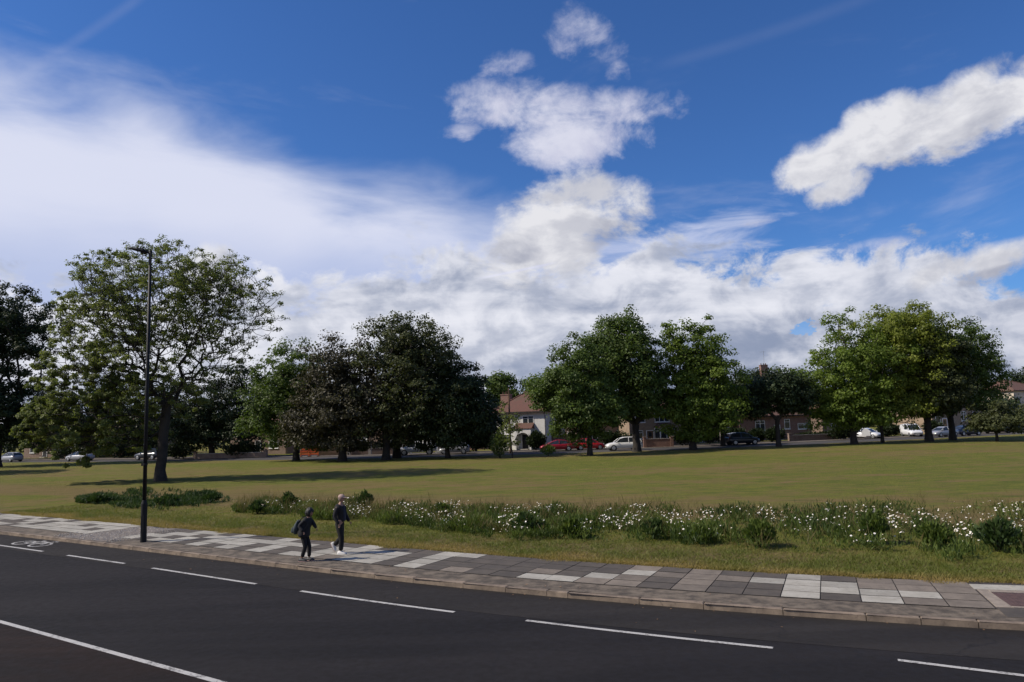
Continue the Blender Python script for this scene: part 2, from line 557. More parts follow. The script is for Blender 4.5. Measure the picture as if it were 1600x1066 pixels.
def grass_ground():
    mt, nt, b = base_mat('grass_ground')
    t = nt.n('ShaderNodeTexCoord').outputs['Object']
    big = nt.noise(nt.mapping(t, (3, 1, 0), (0, 0, D2R(6)), (0.55, 1.5, 1)), 0.055, 6, 0.62, 0.5)
    mid = nt.noise(nt.mapping(t, (9, 4, 0), (0, 0, D2R(-8)), (0.7, 1.3, 1)), 0.42, 7, 0.68, 0.3)
    fine = nt.noise(t, 7.5, 6, 0.75)
    vfine = nt.noise(t, 38, 3, 0.7)
    sp = nt.n('ShaderNodeSeparateXYZ')
    nt.link(t, sp.inputs[0])
    X, Y = Ex(nt, sp.outputs[0]), Ex(nt, sp.outputs[1])
    band = (nt.math('SINE', (Y + X * 0.10 + (mid - .5) * 1.3) * 1.9) * 0.5 + 0.5) * 0.12
    m2 = nt.noise(nt.mapping(t, (2, 7, 0), (0, 0, D2R(3)), (0.5, 1.6, 1)), 1.5, 6, 0.7, 0.3)
    c = nt.mix(nt.maprange(fine + (m2 - .5) * 1.1, 0.3, 0.72), (0.178, 0.176, 0.036, 1), (0.094, 0.118, 0.021, 1))
    c = nt.mix(nt.maprange(big + (mid - .5) * .9 + (m2 - .5) * .7, 0.42, 0.66, 0, 0.85), c, (0.205, 0.145, 0.062, 1))
    c = nt.mix(nt.maprange(mid + (fine - .5) * .4 + (m2 - .5) * .6, 0.60, 0.78, 0, 0.75), c, (0.240, 0.165, 0.075, 1))
    dd = (Y + X * 0.55) * 0.876 + (mid - .5) * 7.0 + (big - .5) * 10.0
    strip_ = nt.maprange(dd, 26.5, 28.5) * nt.maprange(dd, 31.0, 36.0, 1, 0)
    c = nt.mix(strip_ * 0.75, c, (0.195, 0.135, 0.066, 1))
    m3 = nt.noise(nt.mapping(t, (11, 3, 0), (0, 0, D2R(-4)), (0.6, 1.4, 1)), 0.9, 7, 0.75, 0.5)
    c = nt.mix(nt.maprange(m3, 0.50, 0.66, 0, 0.55), c, (0.060, 0.088, 0.018, 1))
    # trodden dry margin next to the footway, a fixed distance from it
    dist = (Y + X * 0.55) * 0.876
    dry = nt.maprange(dist + (mid - .5) * 3.0 + (fine - .5) * 1.2, 21.0, 23.3, 0.75, 0.0)
    c = nt.mix(dry, c, (0.16, 0.115, 0.062, 1))
    c = nt.mix(nt.maprange(vfine, 0.55, 0.78, 0, 0.45), c, (0.045, 0.052, 0.016, 1))
    nt.link(c, b.inputs['Base Color'])
    b.inputs['Roughness'].default_value = 0.95
    b.inputs['Specular IOR Level'].default_value = 0.12
    bp = nt.n('ShaderNodeBump')
    bp.inputs['Strength'].default_value = 0.8
    bp.inputs['Distance'].default_value = 0.14
    nt.put(bp.inputs['Height'], fine + vfine * 0.6)
    nt.link(bp.outputs[0], b.inputs['Normal'])


grass_ground()
leaf_mat('leaf_blade', (0.135, 0.155, 0.030), (0.36, 0.25, 0.095), 0.35)
leaf_mat('leaf_weed', (0.036, 0.064, 0.013), (0.135, 0.175, 0.036), 0.34)
leaf_mat('leaf_weed_dark', (0.020, 0.042, 0.012), (0.070, 0.108, 0.030), 0.3)
leaf_mat('leaf_weed_dry', (0.10, 0.09, 0.035), (0.20, 0.15, 0.06), 0.3)
mat('petal', (0.80, 0.80, 0.77), 0.6)
mat('daisy_yellow', (0.70, 0.45, 0.03), 0.7)

# ------------------------------------------------------------------ object helpers


def props(o, label=None, cat=None, group=None, kind=None):
    if label: o['label'] = label
    if cat: o['category'] = cat
    if group: o['group'] = group
    if kind: o['kind'] = kind
    return o


def empty(name, loc, rz, label, cat, group=None):
    o = bpy.data.objects.new(name, None)
    o.empty_display_size = 0.3
    COL.objects.link(o)
    o.location = loc
    o.rotation_euler = (0, 0, rz)
    return props(o, label, cat, group)


def link_mesh(name, me, material, parent=None, loc=None):
    o = bpy.data.objects.new(name, me)
    COL.objects.link(o)
    if material is not None and not me.materials:
        me.materials.append(MATS[material])
    if parent is not None:
        o.parent = parent
    if loc is not None:
        o.location = loc
    return o


class MB:
    def __init__(self):
        self.v, self.f = [], []

    def add(self, vs, fs):
        k = len(self.v)
        self.v += [tuple(p) for p in vs]
        self.f += [tuple(i + k for i in f) for f in fs]
        return self

    def box(self, x0, x1, y0, y1, z0, z1):
        vs = [(x0, y0, z0), (x1, y0, z0), (x1, y1, z0), (x0, y1, z0), (x0, y0, z1), (x1, y0, z1), (x1, y1, z1), (x0, y1, z1)]
        return self.add(vs, [(3, 2, 1, 0), (4, 5, 6, 7), (0, 1, 5, 4), (1, 2, 6, 5), (2, 3, 7, 6), (3, 0, 4, 7)])

    def prism(self, poly, axis, a, b):
        """poly in the two other axes, extruded along axis from a to b"""
        def mk(p, t):
            return {'x': (t, p[0], p[1]), 'y': (p[0], t, p[1]), 'z': (p[0], p[1], t)}[axis]
        n = len(poly)
        vs = [mk(p, a) for p in poly] + [mk(p, b) for p in poly]
        fs = [tuple(range(n))[::-1], tuple(range(n, 2 * n))] + [(i, (i + 1) % n, n + (i + 1) % n, n + i) for i in range(n)]
        return self.add(vs, fs)

    def tube(self, pts, rad, sides=8, cap=True):
        pts = [Vector(p) for p in pts]
        if not hasattr(rad, '__len__'):
            rad = [rad] * len(pts)
        vs, fs = [], []
        for i, p in enumerate(pts):
            t = (pts[min(i + 1, len(pts) - 1)] - pts[max(i - 1, 0)]).normalized()
            a = t.orthogonal().normalized() if i == 0 else (a - t * a.dot(t)).normalized()
            b = t.cross(a)
            for k in range(sides):
                th = 2 * math.pi * k / sides
                vs.append(p + (a * math.cos(th) + b * math.sin(th)) * rad[i])
        for i in range(len(pts) - 1):
            for k in range(sides):
                k2 = (k + 1) % sides
                fs.append((i * sides + k, i * sides + k2, (i + 1) * sides + k2, (i + 1) * sides + k))
        if cap:
            fs.append(tuple(range(sides))[::-1])
            fs.append(tuple((len(pts) - 1) * sides + k for k in range(sides)))
        return self.add(vs, fs)

    def mesh(self, name, smooth=False):
        me = bpy.data.meshes.new(name)
        me.from_pydata(self.v, [], self.f)
        me.update()
        if smooth:
            me.shade_smooth()
        return me

    def build(self, name, material, parent=None, loc=None, smooth=False, bevel=0.0):
        o = link_mesh(name, self.mesh(name, smooth), material, parent, loc)
        if bevel:
            bm = bmesh.new()
            bm.from_mesh(o.data)
            bmesh.ops.bevel(bm, geom=bm.edges[:], offset=bevel, segments=1, affect='EDGES', clamp_overlap=True)
            bm.to_mesh(o.data)
            bm.free()
        return o


def np_mesh(name, V, F, tint=None):
    """V (n,3), F (m,k) with constant k"""
    me = bpy.data.meshes.new(name)
    V = np.asarray(V, dtype=np.float32)
    F = np.asarray(F, dtype=np.int32)
    k = F.shape[1]
    me.vertices.add(len(V))
    me.vertices.foreach_set('co', V.ravel())
    me.loops.add(F.size)
    me.loops.foreach_set('vertex_index', F.ravel())
    me.polygons.add(len(F))
    me.polygons.foreach_set('loop_start', np.arange(0, F.size, k, dtype=np.int32))
    me.polygons.foreach_set('loop_total', np.full(len(F), k, dtype=np.int32))
    if tint is not None:
        a = me.attributes.new('tint', 'FLOAT', 'FACE')
        a.data.foreach_set('value', np.asarray(tint, dtype=np.float32))
    me.update(calc_edges=True)
    return me


def copy_tree(o, parent=None):
    c = o.copy()
    COL.objects.link(c)
    c.parent = parent
    for ch in list(o.children):
        copy_tree(ch, c)
    return c


def norm(a):
    return a / np.maximum(np.linalg.norm(a, axis=-1, keepdims=True), 1e-9)


def vnoise(x, y, scale, seed=0):
    """simple smooth value noise, numpy"""
    x, y = np.asarray(x) / scale, np.asarray(y) / scale
    xi, yi = np.floor(x), np.floor(y)
    fx, fy = x - xi, y - yi
    fx, fy = fx * fx * (3 - 2 * fx), fy * fy * (3 - 2 * fy)

    def h(a, b):
        s_ = np.sin(a * 127.1 + b * 311.7 + seed * 74.7) * 43758.5453
        return s_ - np.floor(s_)
    return (h(xi, yi) * (1 - fx) + h(xi + 1, yi) * fx) * (1 - fy) + (h(xi, yi + 1) * (1 - fx) + h(xi + 1, yi + 1) * fx) * fy


# ------------------------------------------------------------------ road frame: s along the kerb, t across it (+ towards the green)
_xs = np.concatenate([np.linspace(-260, -5, 340), np.linspace(-5, 9, 160)[1:], np.linspace(9, 60, 260)[1:]])
_sl = np.where(_xs < -5, -0.637, np.where(_xs < 9, -0.637 + 0.277 * (_xs + 5) / 14, np.maximum(-0.36 + 0.01 * (_xs - 9) * 1.0, -0.30)))
_ys = np.concatenate([[0], np.cumsum(0.5 * (_sl[1:] + _sl[:-1]) * np.diff(_xs))])
_ys = _ys - np.interp(-5, _xs, _ys) + 20.75
_ss = np.concatenate([[0], np.cumsum(np.hypot(np.diff(_xs), np.diff(_ys)))])
_ss = _ss - np.interp(0, _xs, _ss)


def K(s_, t_=0.0):
    x = np.interp(s_, _ss, _xs)
    y = np.interp(s_, _ss, _ys)
    q = np.interp(s_, _ss, _sl)
    n = np.stack([-q, np.ones_like(np.asarray(q, dtype=float))], -1)
    n = n / np.linalg.norm(n, axis=-1, keepdims=True)
    return x + n[..., 0] * t_, y + n[..., 1] * t_


def Kinv(x, y):
    i = int(np.argmin((_xs - x) ** 2 + (_ys - y) ** 2))
    q = _sl[i]
    n = np.array([-q, 1.0]) / math.hypot(q, 1)
    tg = np.array([1.0, q]) / math.hypot(q, 1)
    d = np.array([x - _xs[i], y - _ys[i]])
    return float(_ss[i] + d @ tg), float(d @ n)


S0, S1 = float(_ss[0]), float(_ss[-1])


def ribbon(s_arr, t0, t1, z):
    s_arr = np.asarray(s_arr, dtype=float)
    t0 = np.broadcast_to(t0, s_arr.shape)
    t1 = np.broadcast_to(t1, s_arr.shape)
    xa, ya = K(s_arr, t0)
    xb, yb = K(s_arr, t1)
    n = len(s_arr)
    z = np.broadcast_to(z, s_arr.shape)
    V = np.concatenate([np.stack([xa, ya, z], -1), np.stack([xb, yb, z], -1)])
    i = np.arange(n - 1)
    return V, np.stack([i, i + 1, i + 1 + n, i + n], -1)


SA = np.concatenate([np.linspace(S0, -30, 60), np.arange(-29.5, 25, 0.5), np.linspace(25.5, S1, 20)])

# ------------------------------------------------------------------ ground sheets
ZG, ZP = 0.115, 0.125      # grass level, paving level; the road is at 0
PATH_T = 3.62
# the green and everything beyond: one big sheet at ZG beyond the footway, one low sheet for the road side
VA, FA = ribbon(SA, -60.0, 0.0, -0.02)


def far_sheet():
    xs, ys = K(SA, PATH_T - 0.25)
    n = len(SA)
    V = [(x, y, ZG) for x, y in zip(xs, ys)]
    # fan out to the horizon
    ang = np.linspace(math.pi * 0.90, -math.pi * 0.12, n)
    V += [(0 + 3500 * math.cos(a), 20 + 3500 * math.sin(a), ZG) for a in ang]
    F = [(i, i + 1, n + i + 1, n + i) for i in range(n - 1)]
    me = bpy.data.meshes.new('grass_field')
    me.from_pydata(V, [], F)
    return me


props(link_mesh('grass_field', far_sheet(), 'grass_ground'), kind='structure')
lo = MB()
lo.add([(-3500, -3000, -0.03), (3500, -3000, -0.03), (3500, 60, -0.03), (-3500, 160, -0.03)], [(0, 1, 2, 3)])
props(lo.build('ground', 'grass_ground'), kind='structure')
V, F = ribbon(SA, -13.0, -0.0, 0.0)
props(link_mesh('road', np_mesh('road', V, F), 'asphalt'), kind='structure')
V, F = ribbon(SA, -1.85, -0.02, 0.004)
props(link_mesh('cycle_lane', np_mesh('cycle_lane', V, F), 'asphalt_lane'), kind='structure')
EL0, EL1 = np.array(G(0, 972)[:2]), np.array(G(340, 1066)[:2])
ED = (EL1 - EL0) / np.linalg.norm(EL1 - EL0)
EN = np.array([ED[1], -ED[0]])


def el(a, b, z):
    p = EL0 + ED * a + EN * b
    return (p[0], p[1], z)


props(MB().add([el(-150, -.02, .006), el(-150, 40, .006), el(30, 40, .006), el(30, -.02, .006)], [(0, 1, 2, 3)]).build('near_lane', 'asphalt_brown'), kind='structure')

# painted markings
DASH = [(-10, 851, 67, 862), (105, 868, 195, 881), (238, 888, 400, 913), (470, 924, 710, 957), (822, 970, 1208, 1013), (1403, 1032, 1690, 1066)]
for a in DASH:
    s0 = Kinv(*G(a[0], a[1])[:2])[0]
    s1 = Kinv(*G(a[2], a[3])[:2])[0]
    tt = [Kinv(*G(a[0], a[1])[:2])[1], Kinv(*G(a[2], a[3])[:2])[1]]
    ar = np.linspace(s0, s1, 9)
    tm = np.linspace(tt[0], tt[1], 9)
    V, F = ribbon(ar, tm - 0.055, tm + 0.055, 0.008)
    props(link_mesh('lane_dash', np_mesh('lane_dash', V, F), 'road_paint'), kind='structure')
props(MB().add([el(-120, -.06, .011), el(-120, .06, .011), el(30, .06, .011), el(30, -.06, .011)], [(0, 1, 2, 3)]).build('edge_line', 'road_paint'), kind='structure')

# cycle symbol painted on the lane (two rings, a frame, handlebar), lies along the lane
sb, tb = Kinv(*G(50, 850)[:2])


def kp(s_, t_, z=0.009):
    x, y = K(s_, t_)
    return (float(x), float(y), z)


sym = MB()


def flat_line(p, q, w):
    (s0, t0), (s1, t1) = p, q
    L = math.hypot(s1 - s0, t1 - t0)
    ns, nt_ = -(t1 - t0) / L * w / 2, (s1 - s0) / L * w / 2
    sym.add([kp(sb + a, tb + b) for a, b in ((s0 + ns, t0 + nt_), (s1 + ns, t1 + nt_), (s1 - ns, t1 - nt_), (s0 - ns, t0 - nt_))], [(0, 1, 2, 3)])


for cx in (-0.62, 0.62):
    for k in range(12):
        a0, a1 = 2 * math.pi * k / 12, 2 * math.pi * (k + 1) / 12
        flat_line((cx + .42 * math.cos(a0), .36 * math.sin(a0)), (cx + .42 * math.cos(a1), .36 * math.sin(a1)), 0.09)
for p, q in [((-.62, 0), (-.1, 0)), ((-.62, 0), (-.25, .42)), ((-.25, .42), (-.1, 0)), ((-.25, .42), (.42, .45)), ((-.1, 0), (.42, .45)),
             ((.62, 0), (.38, .62)), ((.38, .62), (.6, .66)), ((-.35, .55), (-.12, .55))]:
    flat_line(p, q, 0.085)
props(sym.build('cycle_symbol', 'road_paint'), kind='structure')

# footway base, dirt strip, slabs, kerb stones ------------------------------------------------
foot = empty('footway', (0, 0, 0), 0, None, None)
foot['kind'] = 'structure'
na = len(SA)
edge_t = PATH_T + 0.10 * np.sin(SA * 1.3) + 0.10 * np.sin(SA * 3.1 + 1) + 0.05 * np.sin(SA * 7.7)
V, F = ribbon(SA, 0.15, edge_t, ZP - 0.006)
link_mesh('asphalt_bed', np_mesh('asphalt_bed', V, F), 'asphalt_path', foot)
V, F = ribbon(SA, 0.135, 0.985, ZP - 0.001)
link_mesh('dirt_strip', np_mesh('dirt_strip', V, F), 'verge_dirt', foot)
V, F = ribbon(np.linspace(-50, 7, 120), 0.995, 3.46, ZP - 0.002)
link_mesh('joint_bed', np_mesh('joint_bed', V, F), 'joint_grout', foot)
# vehicle crossover of broken stone between the slabs on the left
sg0, sg1 = Kinv(*G(95, 846)[:2])[0], Kinv(*G(235, 840)[:2])[0]
ar = np.linspace(sg0 - .3, sg1, 14)
V, F = ribbon(ar, 0.16 + 0.05 * np.sin(ar * 5), 3.35 + 0.12 * np.sin(ar * 3), ZP + 0.004)
link_mesh('broken_stone_strip', np_mesh('broken_stone_strip', V, F), 'gravel_dirt', foot)
st = MB()
for _ in range(1500):
    s_ = random.uniform(sg0 - 1.2, sg1 + .6)
    t_ = random.uniform(.2, 3.3)
    if s_ < sg0 and t_ > 1.4:
        continue
    x, y = K(s_, t_)
    r = random.uniform(.012, .034)
    z = ZP + .004
    an = random.random() * 6
    st.add([(x + r * math.cos(an), y + r * math.sin(an), z), (x + r * math.cos(an + 2), y + r * math.sin(an + 2), z),
            (x + r * math.cos(an + 4), y + r * math.sin(an + 4), z), (x, y, z + r * .8)], [(0, 1, 3), (1, 2, 3), (2, 0, 3)])
props(st.build('loose_stones', 'stone_cap', foot), kind='stuff')

# kerb stones
kerb = empty('kerb', (0, 0, 0), 0, None, None)
kerb['kind'] = 'structure'


def stone(s0, s1, t0, t1, z0, z1, round_=0.012, j=0.0):
    """a slab bounded by the road frame, in local coordinates about its centre"""
    sm, tm_ = (s0 + s1) / 2, (t0 + t1) / 2
    c = np.array(K(sm, tm_))
    q = [np.array(K(a, b)) - c for a, b in ((s0, t0), (s1, t0), (s1, t1), (s0, t1))]
    mb = MB()
    r = round_
    dz = [random.uniform(-j, j) for _ in range(4)]
    low = [(p[0], p[1], z0) for p in q]
    mid_ = [(p[0], p[1], z1 - r + d) for p, d in zip(q, dz)]
    top = [(p[0] * (1 - r * 1.6 / max(abs(s1 - s0), .1)), p[1] * (1 - r * 1.6 / max(abs(t1 - t0), .1)), z1 + d) for p, d in zip(q, dz)]
    mb.add(low + mid_ + top, [(8, 9, 10, 11)] + [(k + a, k + (a + 1) % 4, k + 4 + (a + 1) % 4, k + 4 + a) for k in (0, 4) for a in range(4)])
    return mb, (float(c[0]), float(c[1]), 0)


ks = S0 + 0.0
k_edges = [Kinv(*G(px, py, .12)[:2])[0] for px, py in [(449, 887), (502, 893), (567, 902), (628, 909), (705, 918), (770, 926), (835, 933), (869, 936), (985, 946), (1090, 954), (1220, 963), (1356, 973), (1543, 987)]]
left, x_ = [], k_edges[0]
while x_ > -48:
    x_ -= random.uniform(.84, .98)
    left.append(x_)
right, x_ = [], k_edges[-1]
while x_ < 16:
    x_ += 0.92
    right.append(x_)
ke = left[::-1] + k_edges + right
ke2 = []
for a, b in zip(ke[:-1], ke[1:]):
    m_ = max(1, round((b - a) / 1.15))
    ke2 += [a + (b - a) * k / m_ for k in range(m_)]
ke = ke2 + [ke[-1]]
for a, b in zip(ke[:-1], ke[1:]):
    mb, loc = stone(a + .007, b - .007, 0.0, 0.15, -0.02, 0.120 + random.uniform(-.003, .005), 0.014, .002)
    mb.build('kerbstone', 'kerb_stone', kerb, loc)
V, F = ribbon(np.linspace(S0, ke[0], 30), 0.0, 0.16, 0.118)
props(link_mesh('distant_kerb', np_mesh('distant_kerb', V, F), 'kerb_stone', kerb), kind='stuff')
V, F = ribbon(SA, 0.006, 0.16, 0.100)
link_mesh('kerb_bed', np_mesh('kerb_bed', V, F), 'verge_dirt', kerb)

# slabs: four rows of 0.62 m deep slabs, 0.8 m wide columns, codes are front row -> back row
SLW = 0.80
s_anchor = Kinv(*G(1217, 941, .12)[:2])[0]
cols_right = ['WWWW', 'DWWD', 'WWTT', 'TWTT', 'TTTT']             # from x=1217 to the right
cols_left = ['DDWD', 'DDTD', 'TTTT', 'DDTD', 'TTWT', 'TWDD', 'WDDD', 'WTDD', 'DDDD', 'DDDD', 'TDDD', 'DDDW', 'WWWW', 'DDDD', 'WWWD', 'WWWD',
             'TWWW', 'WWWD', 'WDDD', 'DDWD', 'WWWD', 'DDWW', 'WWWD', 'DWWD', 'WWWW', 'DDWD', 'WWDW', 'WDWW', 'DWWD', 'WWDD', 'WWWW', 'DWDW',
             'WWWD', 'WWWW', 'WDWW', 'WWWW', 'WWDW', 'WWWW']
codes = {}
for i, c in enumerate(cols_right):
    codes[i] = c
for i, c in enumerate(cols_left):
    codes[-1 - i] = c
def dirty(o):
    o.data.materials.append(MATS['joint_grout'])
    for p in o.data.polygons[1:]:
        p.material_index = 1
    return o


MC = {'W': 'slab_white', 'T': 'slab_taupe', 'D': 'slab_dark'}
for i in range(-62, 5):
    s0 = s_anchor + i * SLW
    if sg0 - .3 < s0 + SLW / 2 < sg1:
        continue
    code = codes.get(i) or ''.join(random.choice('WWWWD') for _ in range(4))
    for r_, ch in enumerate(code):
        t0 = 0.99 + r_ * 0.62
        mb, loc = stone(s0 + .008, s0 + SLW - .008, t0 + .016, t0 + .604, ZP - .02, ZP + 0.010 + random.uniform(-.003, .004), 0.004, .0025)
        dirty(mb.build('paving_slab', MC[ch], foot, loc))
# right end: drain cover framed in cut stone, with slabs behind
sr = s_anchor + 5 * SLW
for k in range(8):
    mb, loc = stone(sr + k * .95 + .006, sr + (k + 1) * .95 - .006, 2.75, 3.25, ZP - .02, ZP + .007, .003, .001)
    mb.build('paving_slab', 'slab_white' if k < 4 else 'slab_taupe', foot, loc)
mb, loc = stone(sr + .04, sr + 2.9, 0.4, 1.15, ZP - .02, ZP + .006, .003)
mb.build('paving_slab', 'slab_dark', foot, loc)
for (a, b, c, d) in ((sr + .04, sr + .40, 1.18, 2.72), (sr + .40, sr + 2.7, 2.50, 2.72), (sr + .40, sr + 2.7, 1.18, 1.30)):
    mb, loc = stone(a + .004, b - .004, c + .004, d - .004, ZP - .02, ZP + .008, .004)
    mb.build('frame_stone', 'cut_kerb', foot, loc)
mb, loc = stone(sr + .41, sr + 2.68, 1.31, 2.49, ZP - .02, ZP + .003, .003)
cov = mb.build('drain_cover', 'drain_red', foot, loc)
rb = MB()
for k in range(26):
    a = sr + .47 + k * .084
    m2, _ = stone(a, a + .035, 1.36, 2.44, ZP + .002, ZP + .010, .002)
    cx, cy = K((a + a + .035) / 2, 1.9)
    rb.add([(p[0] + cx - loc[0], p[1] + cy - loc[1], p[2]) for p in m2.v], m2.f)
rb.build('cover_ribs', 'drain_red', cov)

# ------------------------------------------------------------------ low vegetation


def kites(base, direc, length, width, bend=0.0, side=None):
    """leaf-like 4-corner faces: base, two shoulders, tip"""
    n = len(base)
    direc = norm(direc)
    if side is None:
        side = norm(np.cross(direc, RNG.normal(size=(n, 3))))
    L, w = length[:, None], width[:, None]
    nrm = np.cross(direc, side)
    midp = base + direc * L * 0.45 + nrm * (bend * L * 0.12)
    tip = base + direc * L
    V = np.stack([base, midp + side * w * .5, tip, midp - side * w * .5], 1).reshape(-1, 3)
    F = np.arange(n * 4).reshape(-1, 4)
    return V, F


def tri_blades(x, y, z, h, w, lean):
    n = len(x)
    a = RNG.uniform(0, 2 * math.pi, n)
    sx, sy = np.cos(a) * w / 2, np.sin(a) * w / 2
    la = RNG.uniform(0, 2 * math.pi, n)
    V = np.stack([np.stack([x - sx, y - sy, z], -1), np.stack([x + sx, y + sy, z], -1),
                  np.stack([x + np.cos(la) * lean * h, y + np.sin(la) * lean * h, z + h], -1)], 1).reshape(-1, 3)
    return V, np.arange(n * 3).reshape(-1, 3)


# mown verge between the footway and the flowers: short blades, thicker and ragged at the paving edge
nb = 210000
s_ = RNG.uniform(-34, 15, nb)
t_ = PATH_T - 0.12 + np.abs(RNG.normal(0, 1, nb)) ** 1.25 * 2.3
edge = RNG.random(nb) < 0.16
t_[edge] = PATH_T + 0.10 * np.sin(s_[edge] * 1.3) + 0.10 * np.sin(s_[edge] * 3.1 + 1) + RNG.normal(0, .09, edge.sum()) + (vnoise(s_[edge], 0 * s_[edge], .7, 3) - .5) * .35
x, y = K(s_, t_)
dn = vnoise(x, y, 0.9, 1) * .6 + vnoise(x, y, .3, 2) * .4
keep = RNG.random(nb) < (0.25 + dn * 1.2)
x, y, t_, dn = x[keep], y[keep], t_[keep], dn[keep]
h = RNG.uniform(.03, .085, len(x)) * (0.6 + dn)
V, F = tri_blades(x, y, np.full(len(x), ZG), h, RNG.uniform(.010, .022, len(x)), 0.9)
tint = np.clip(1.15 - (t_ - PATH_T) * 1.1 + (vnoise(x, y, 1.7, 5) - .5) * 1.6, 0, 1) * RNG.uniform(.4, 1, len(x)) * .9 + RNG.uniform(0, .25, len(x)) * (dn < .5)
o = link_mesh('mown_grass', np_mesh('mown_grass', V, F, tint), 'leaf_blade')
props(o, 'short patchy mown grass edging the back of the footway', 'grass', kind='stuff')

near_e = np.array([tuple(G(*p, ZG))[:2] for p in [(365, 802), (430, 806), (520, 812), (600, 818), (700, 830), (800, 843), (900, 843), (1000, 848), (1200, 856), (1400, 863), (1600, 869), (1800, 874)]])
far_e = np.array([tuple(G(*p, ZG))[:2] for p in [(365, 797), (430, 793), (520, 794), (600, 797), (700, 802), (800, 806), (900, 808), (1000, 810), (1200, 813), (1400, 808), (1600, 806), (1800, 806)]])
near_l = np.array([tuple(G(*p, ZG))[:2] for p in [(120, 786), (180, 793), (240, 797), (300, 793), (358, 785)]])
far_l = np.array([tuple(G(*p, ZG))[:2] for p in [(120, 783), (180, 776), (240, 772), (300, 773), (358, 781)]])


def band_pts(n, ne, fe, ragged=.34):
    k = RNG.uniform(0, len(ne) - 1, n)
    w_ = RNG.uniform(0, 1, n)
    i = np.minimum(k.astype(int), len(ne) - 2)
    f = (k - i)[:, None]
    a = ne[i] * (1 - f) + ne[i + 1] * f
    b = fe[i] * (1 - f) + fe[i + 1] * f
    w2 = np.clip(w_, 0, 1)[:, None] * (1 + ragged) - ragged * (.85 * vnoise(a[:, 0], a[:, 1], .9, 9) - .25)[:, None]
    p = a + (b - a) * w2
    return p[:, 0], p[:, 1], w_, k


def plants(n, ne, fe, hmin, hmax, per, lw, llen, seed, thr=0.0):
    x, y, w_, k = band_pts(n, ne, fe)
    d = vnoise(x, y, 1.6, seed) * .65 + vnoise(x, y, .55, seed + 1) * .35
    kp_ = RNG.random(n) < np.clip((d - thr) * 2.6, .03, 1)
    x, y, d = x[kp_], y[kp_], d[kp_]
    n = len(x)
    H = (hmin + (hmax - hmin) * d) * RNG.uniform(.6, 1.25, n)
    B, DR, L, Wd, T = [], [], [], [], []
    for j in range(per):
        f = RNG.uniform(0.0, .95, n)
        z = ZG + H * f
        off = RNG.normal(0, .05, (n, 2)) * (0.4 + f)[:, None]
        B.append(np.stack([x + off[:, 0], y + off[:, 1], z], -1))
        dr = RNG.normal(0, .55, (n, 3))
        dr[:, 2] = np.abs(dr[:, 2]) + 0.75
        DR.append(dr)
        L.append(RNG.uniform(*llen, n) * (.5 + H))
        Wd.append(RNG.uniform(*lw, n))
        T.append(np.clip((vnoise(x, y, 1.1, seed + 4) - .3) * 1.0 + RNG.uniform(-.25, .35, n) + f * .2, 0, 1))
    V, F = kites(np.concatenate(B), np.concatenate(DR), np.concatenate(L), np.concatenate(Wd))
    return V, F, np.concatenate(T)


parts_ = [plants(24000, near_e, far_e, .01, .50, 8, (.016, .045), (.12, .30), 21, .38), plants(7500, near_l, far_l, .01, .34, 8, (.02, .055), (.14, .34), 33, .44)]
for nm, pr, mt_, lab in (('tall_weeds', parts_[0], 'leaf_weed', 'long band of tall green weeds and wild grass along the verge'),
                         ('tall_weeds', parts_[1], 'leaf_weed_dark', 'oval patch of tall weeds coloured dark for shade in front of the big sparse tree')):  # left patch: shade put into the darker leaf colour
    o = link_mesh(nm, np_mesh(nm, *pr), mt_)
    props(o, lab, 'weeds', kind='stuff')
V, F, T = plants(3200, near_e, far_e, .2, .62, 5, (.008, .016), (.3, .6), 57, .3)
o = link_mesh('dry_grass_stems', np_mesh('dry_grass_stems', V, F, T), 'leaf_weed_dry')
props(o, 'thin dry straw coloured grass stems among the weeds', 'grass', kind='stuff')


def daisy_mesh(x, y, z, r):
    n = len(x)
    nr = RNG.normal(0, .45, (n, 3))
    nr[:, 2] = 1.0
    nr[:, 0] -= .35
    nr[:, 1] -= .25
    nr = norm(nr)
    a = norm(np.cross(nr, np.array([0.3, 1, 0.1])))
    b = np.cross(nr, a)
    c = np.stack([x, y, z], -1)
    V = []
    for k in range(6):
        th = 2 * math.pi * k / 6
        V.append(c + (a * math.cos(th) + b * math.sin(th)) * r[:, None])
    V = np.stack(V, 1).reshape(-1, 3)
    i = np.arange(n)[:, None] * 6
    return V, i + np.arange(6)[None, :], c, nr


x, y, w_, k = band_pts(12000, near_e, far_e, .05)
cl = vnoise(x, y, 1.25, 71) * .6 + vnoise(x, y, .5, 72) * .4
dens = np.clip((cl - .52) * 9, 0, 1) * np.interp(k, [0, 1, 2, 3, 4.5, 6, 7, 8, 9, 10, 11], [.1, .15, .3, .7, .8, .6, .8, .5, .8, 1, 1])
kp_ = RNG.random(len(x)) < dens * (.6 + .6 * RNG.random(len(x)))
x, y = x[kp_], y[kp_]
zz = ZG + RNG.uniform(.20, .58, len(x))
V, F, c, nr = daisy_mesh(x, y, zz, RNG.uniform(.015, .034, len(x)))
o = link_mesh('daisies', np_mesh('daisies', V, F), 'petal')
props(o, 'drifts of white oxeye daisies over the green weeds', 'flowers', kind='stuff')
V2 = c + nr * .006
q = norm(np.cross(nr, np.array([.2, .9, .3])))
q2 = np.cross(nr, q)
VC = np.stack([V2 + q * .011, V2 + q2 * .011, V2 - q * .011, V2 - q2 * .011], 1).reshape(-1, 3)
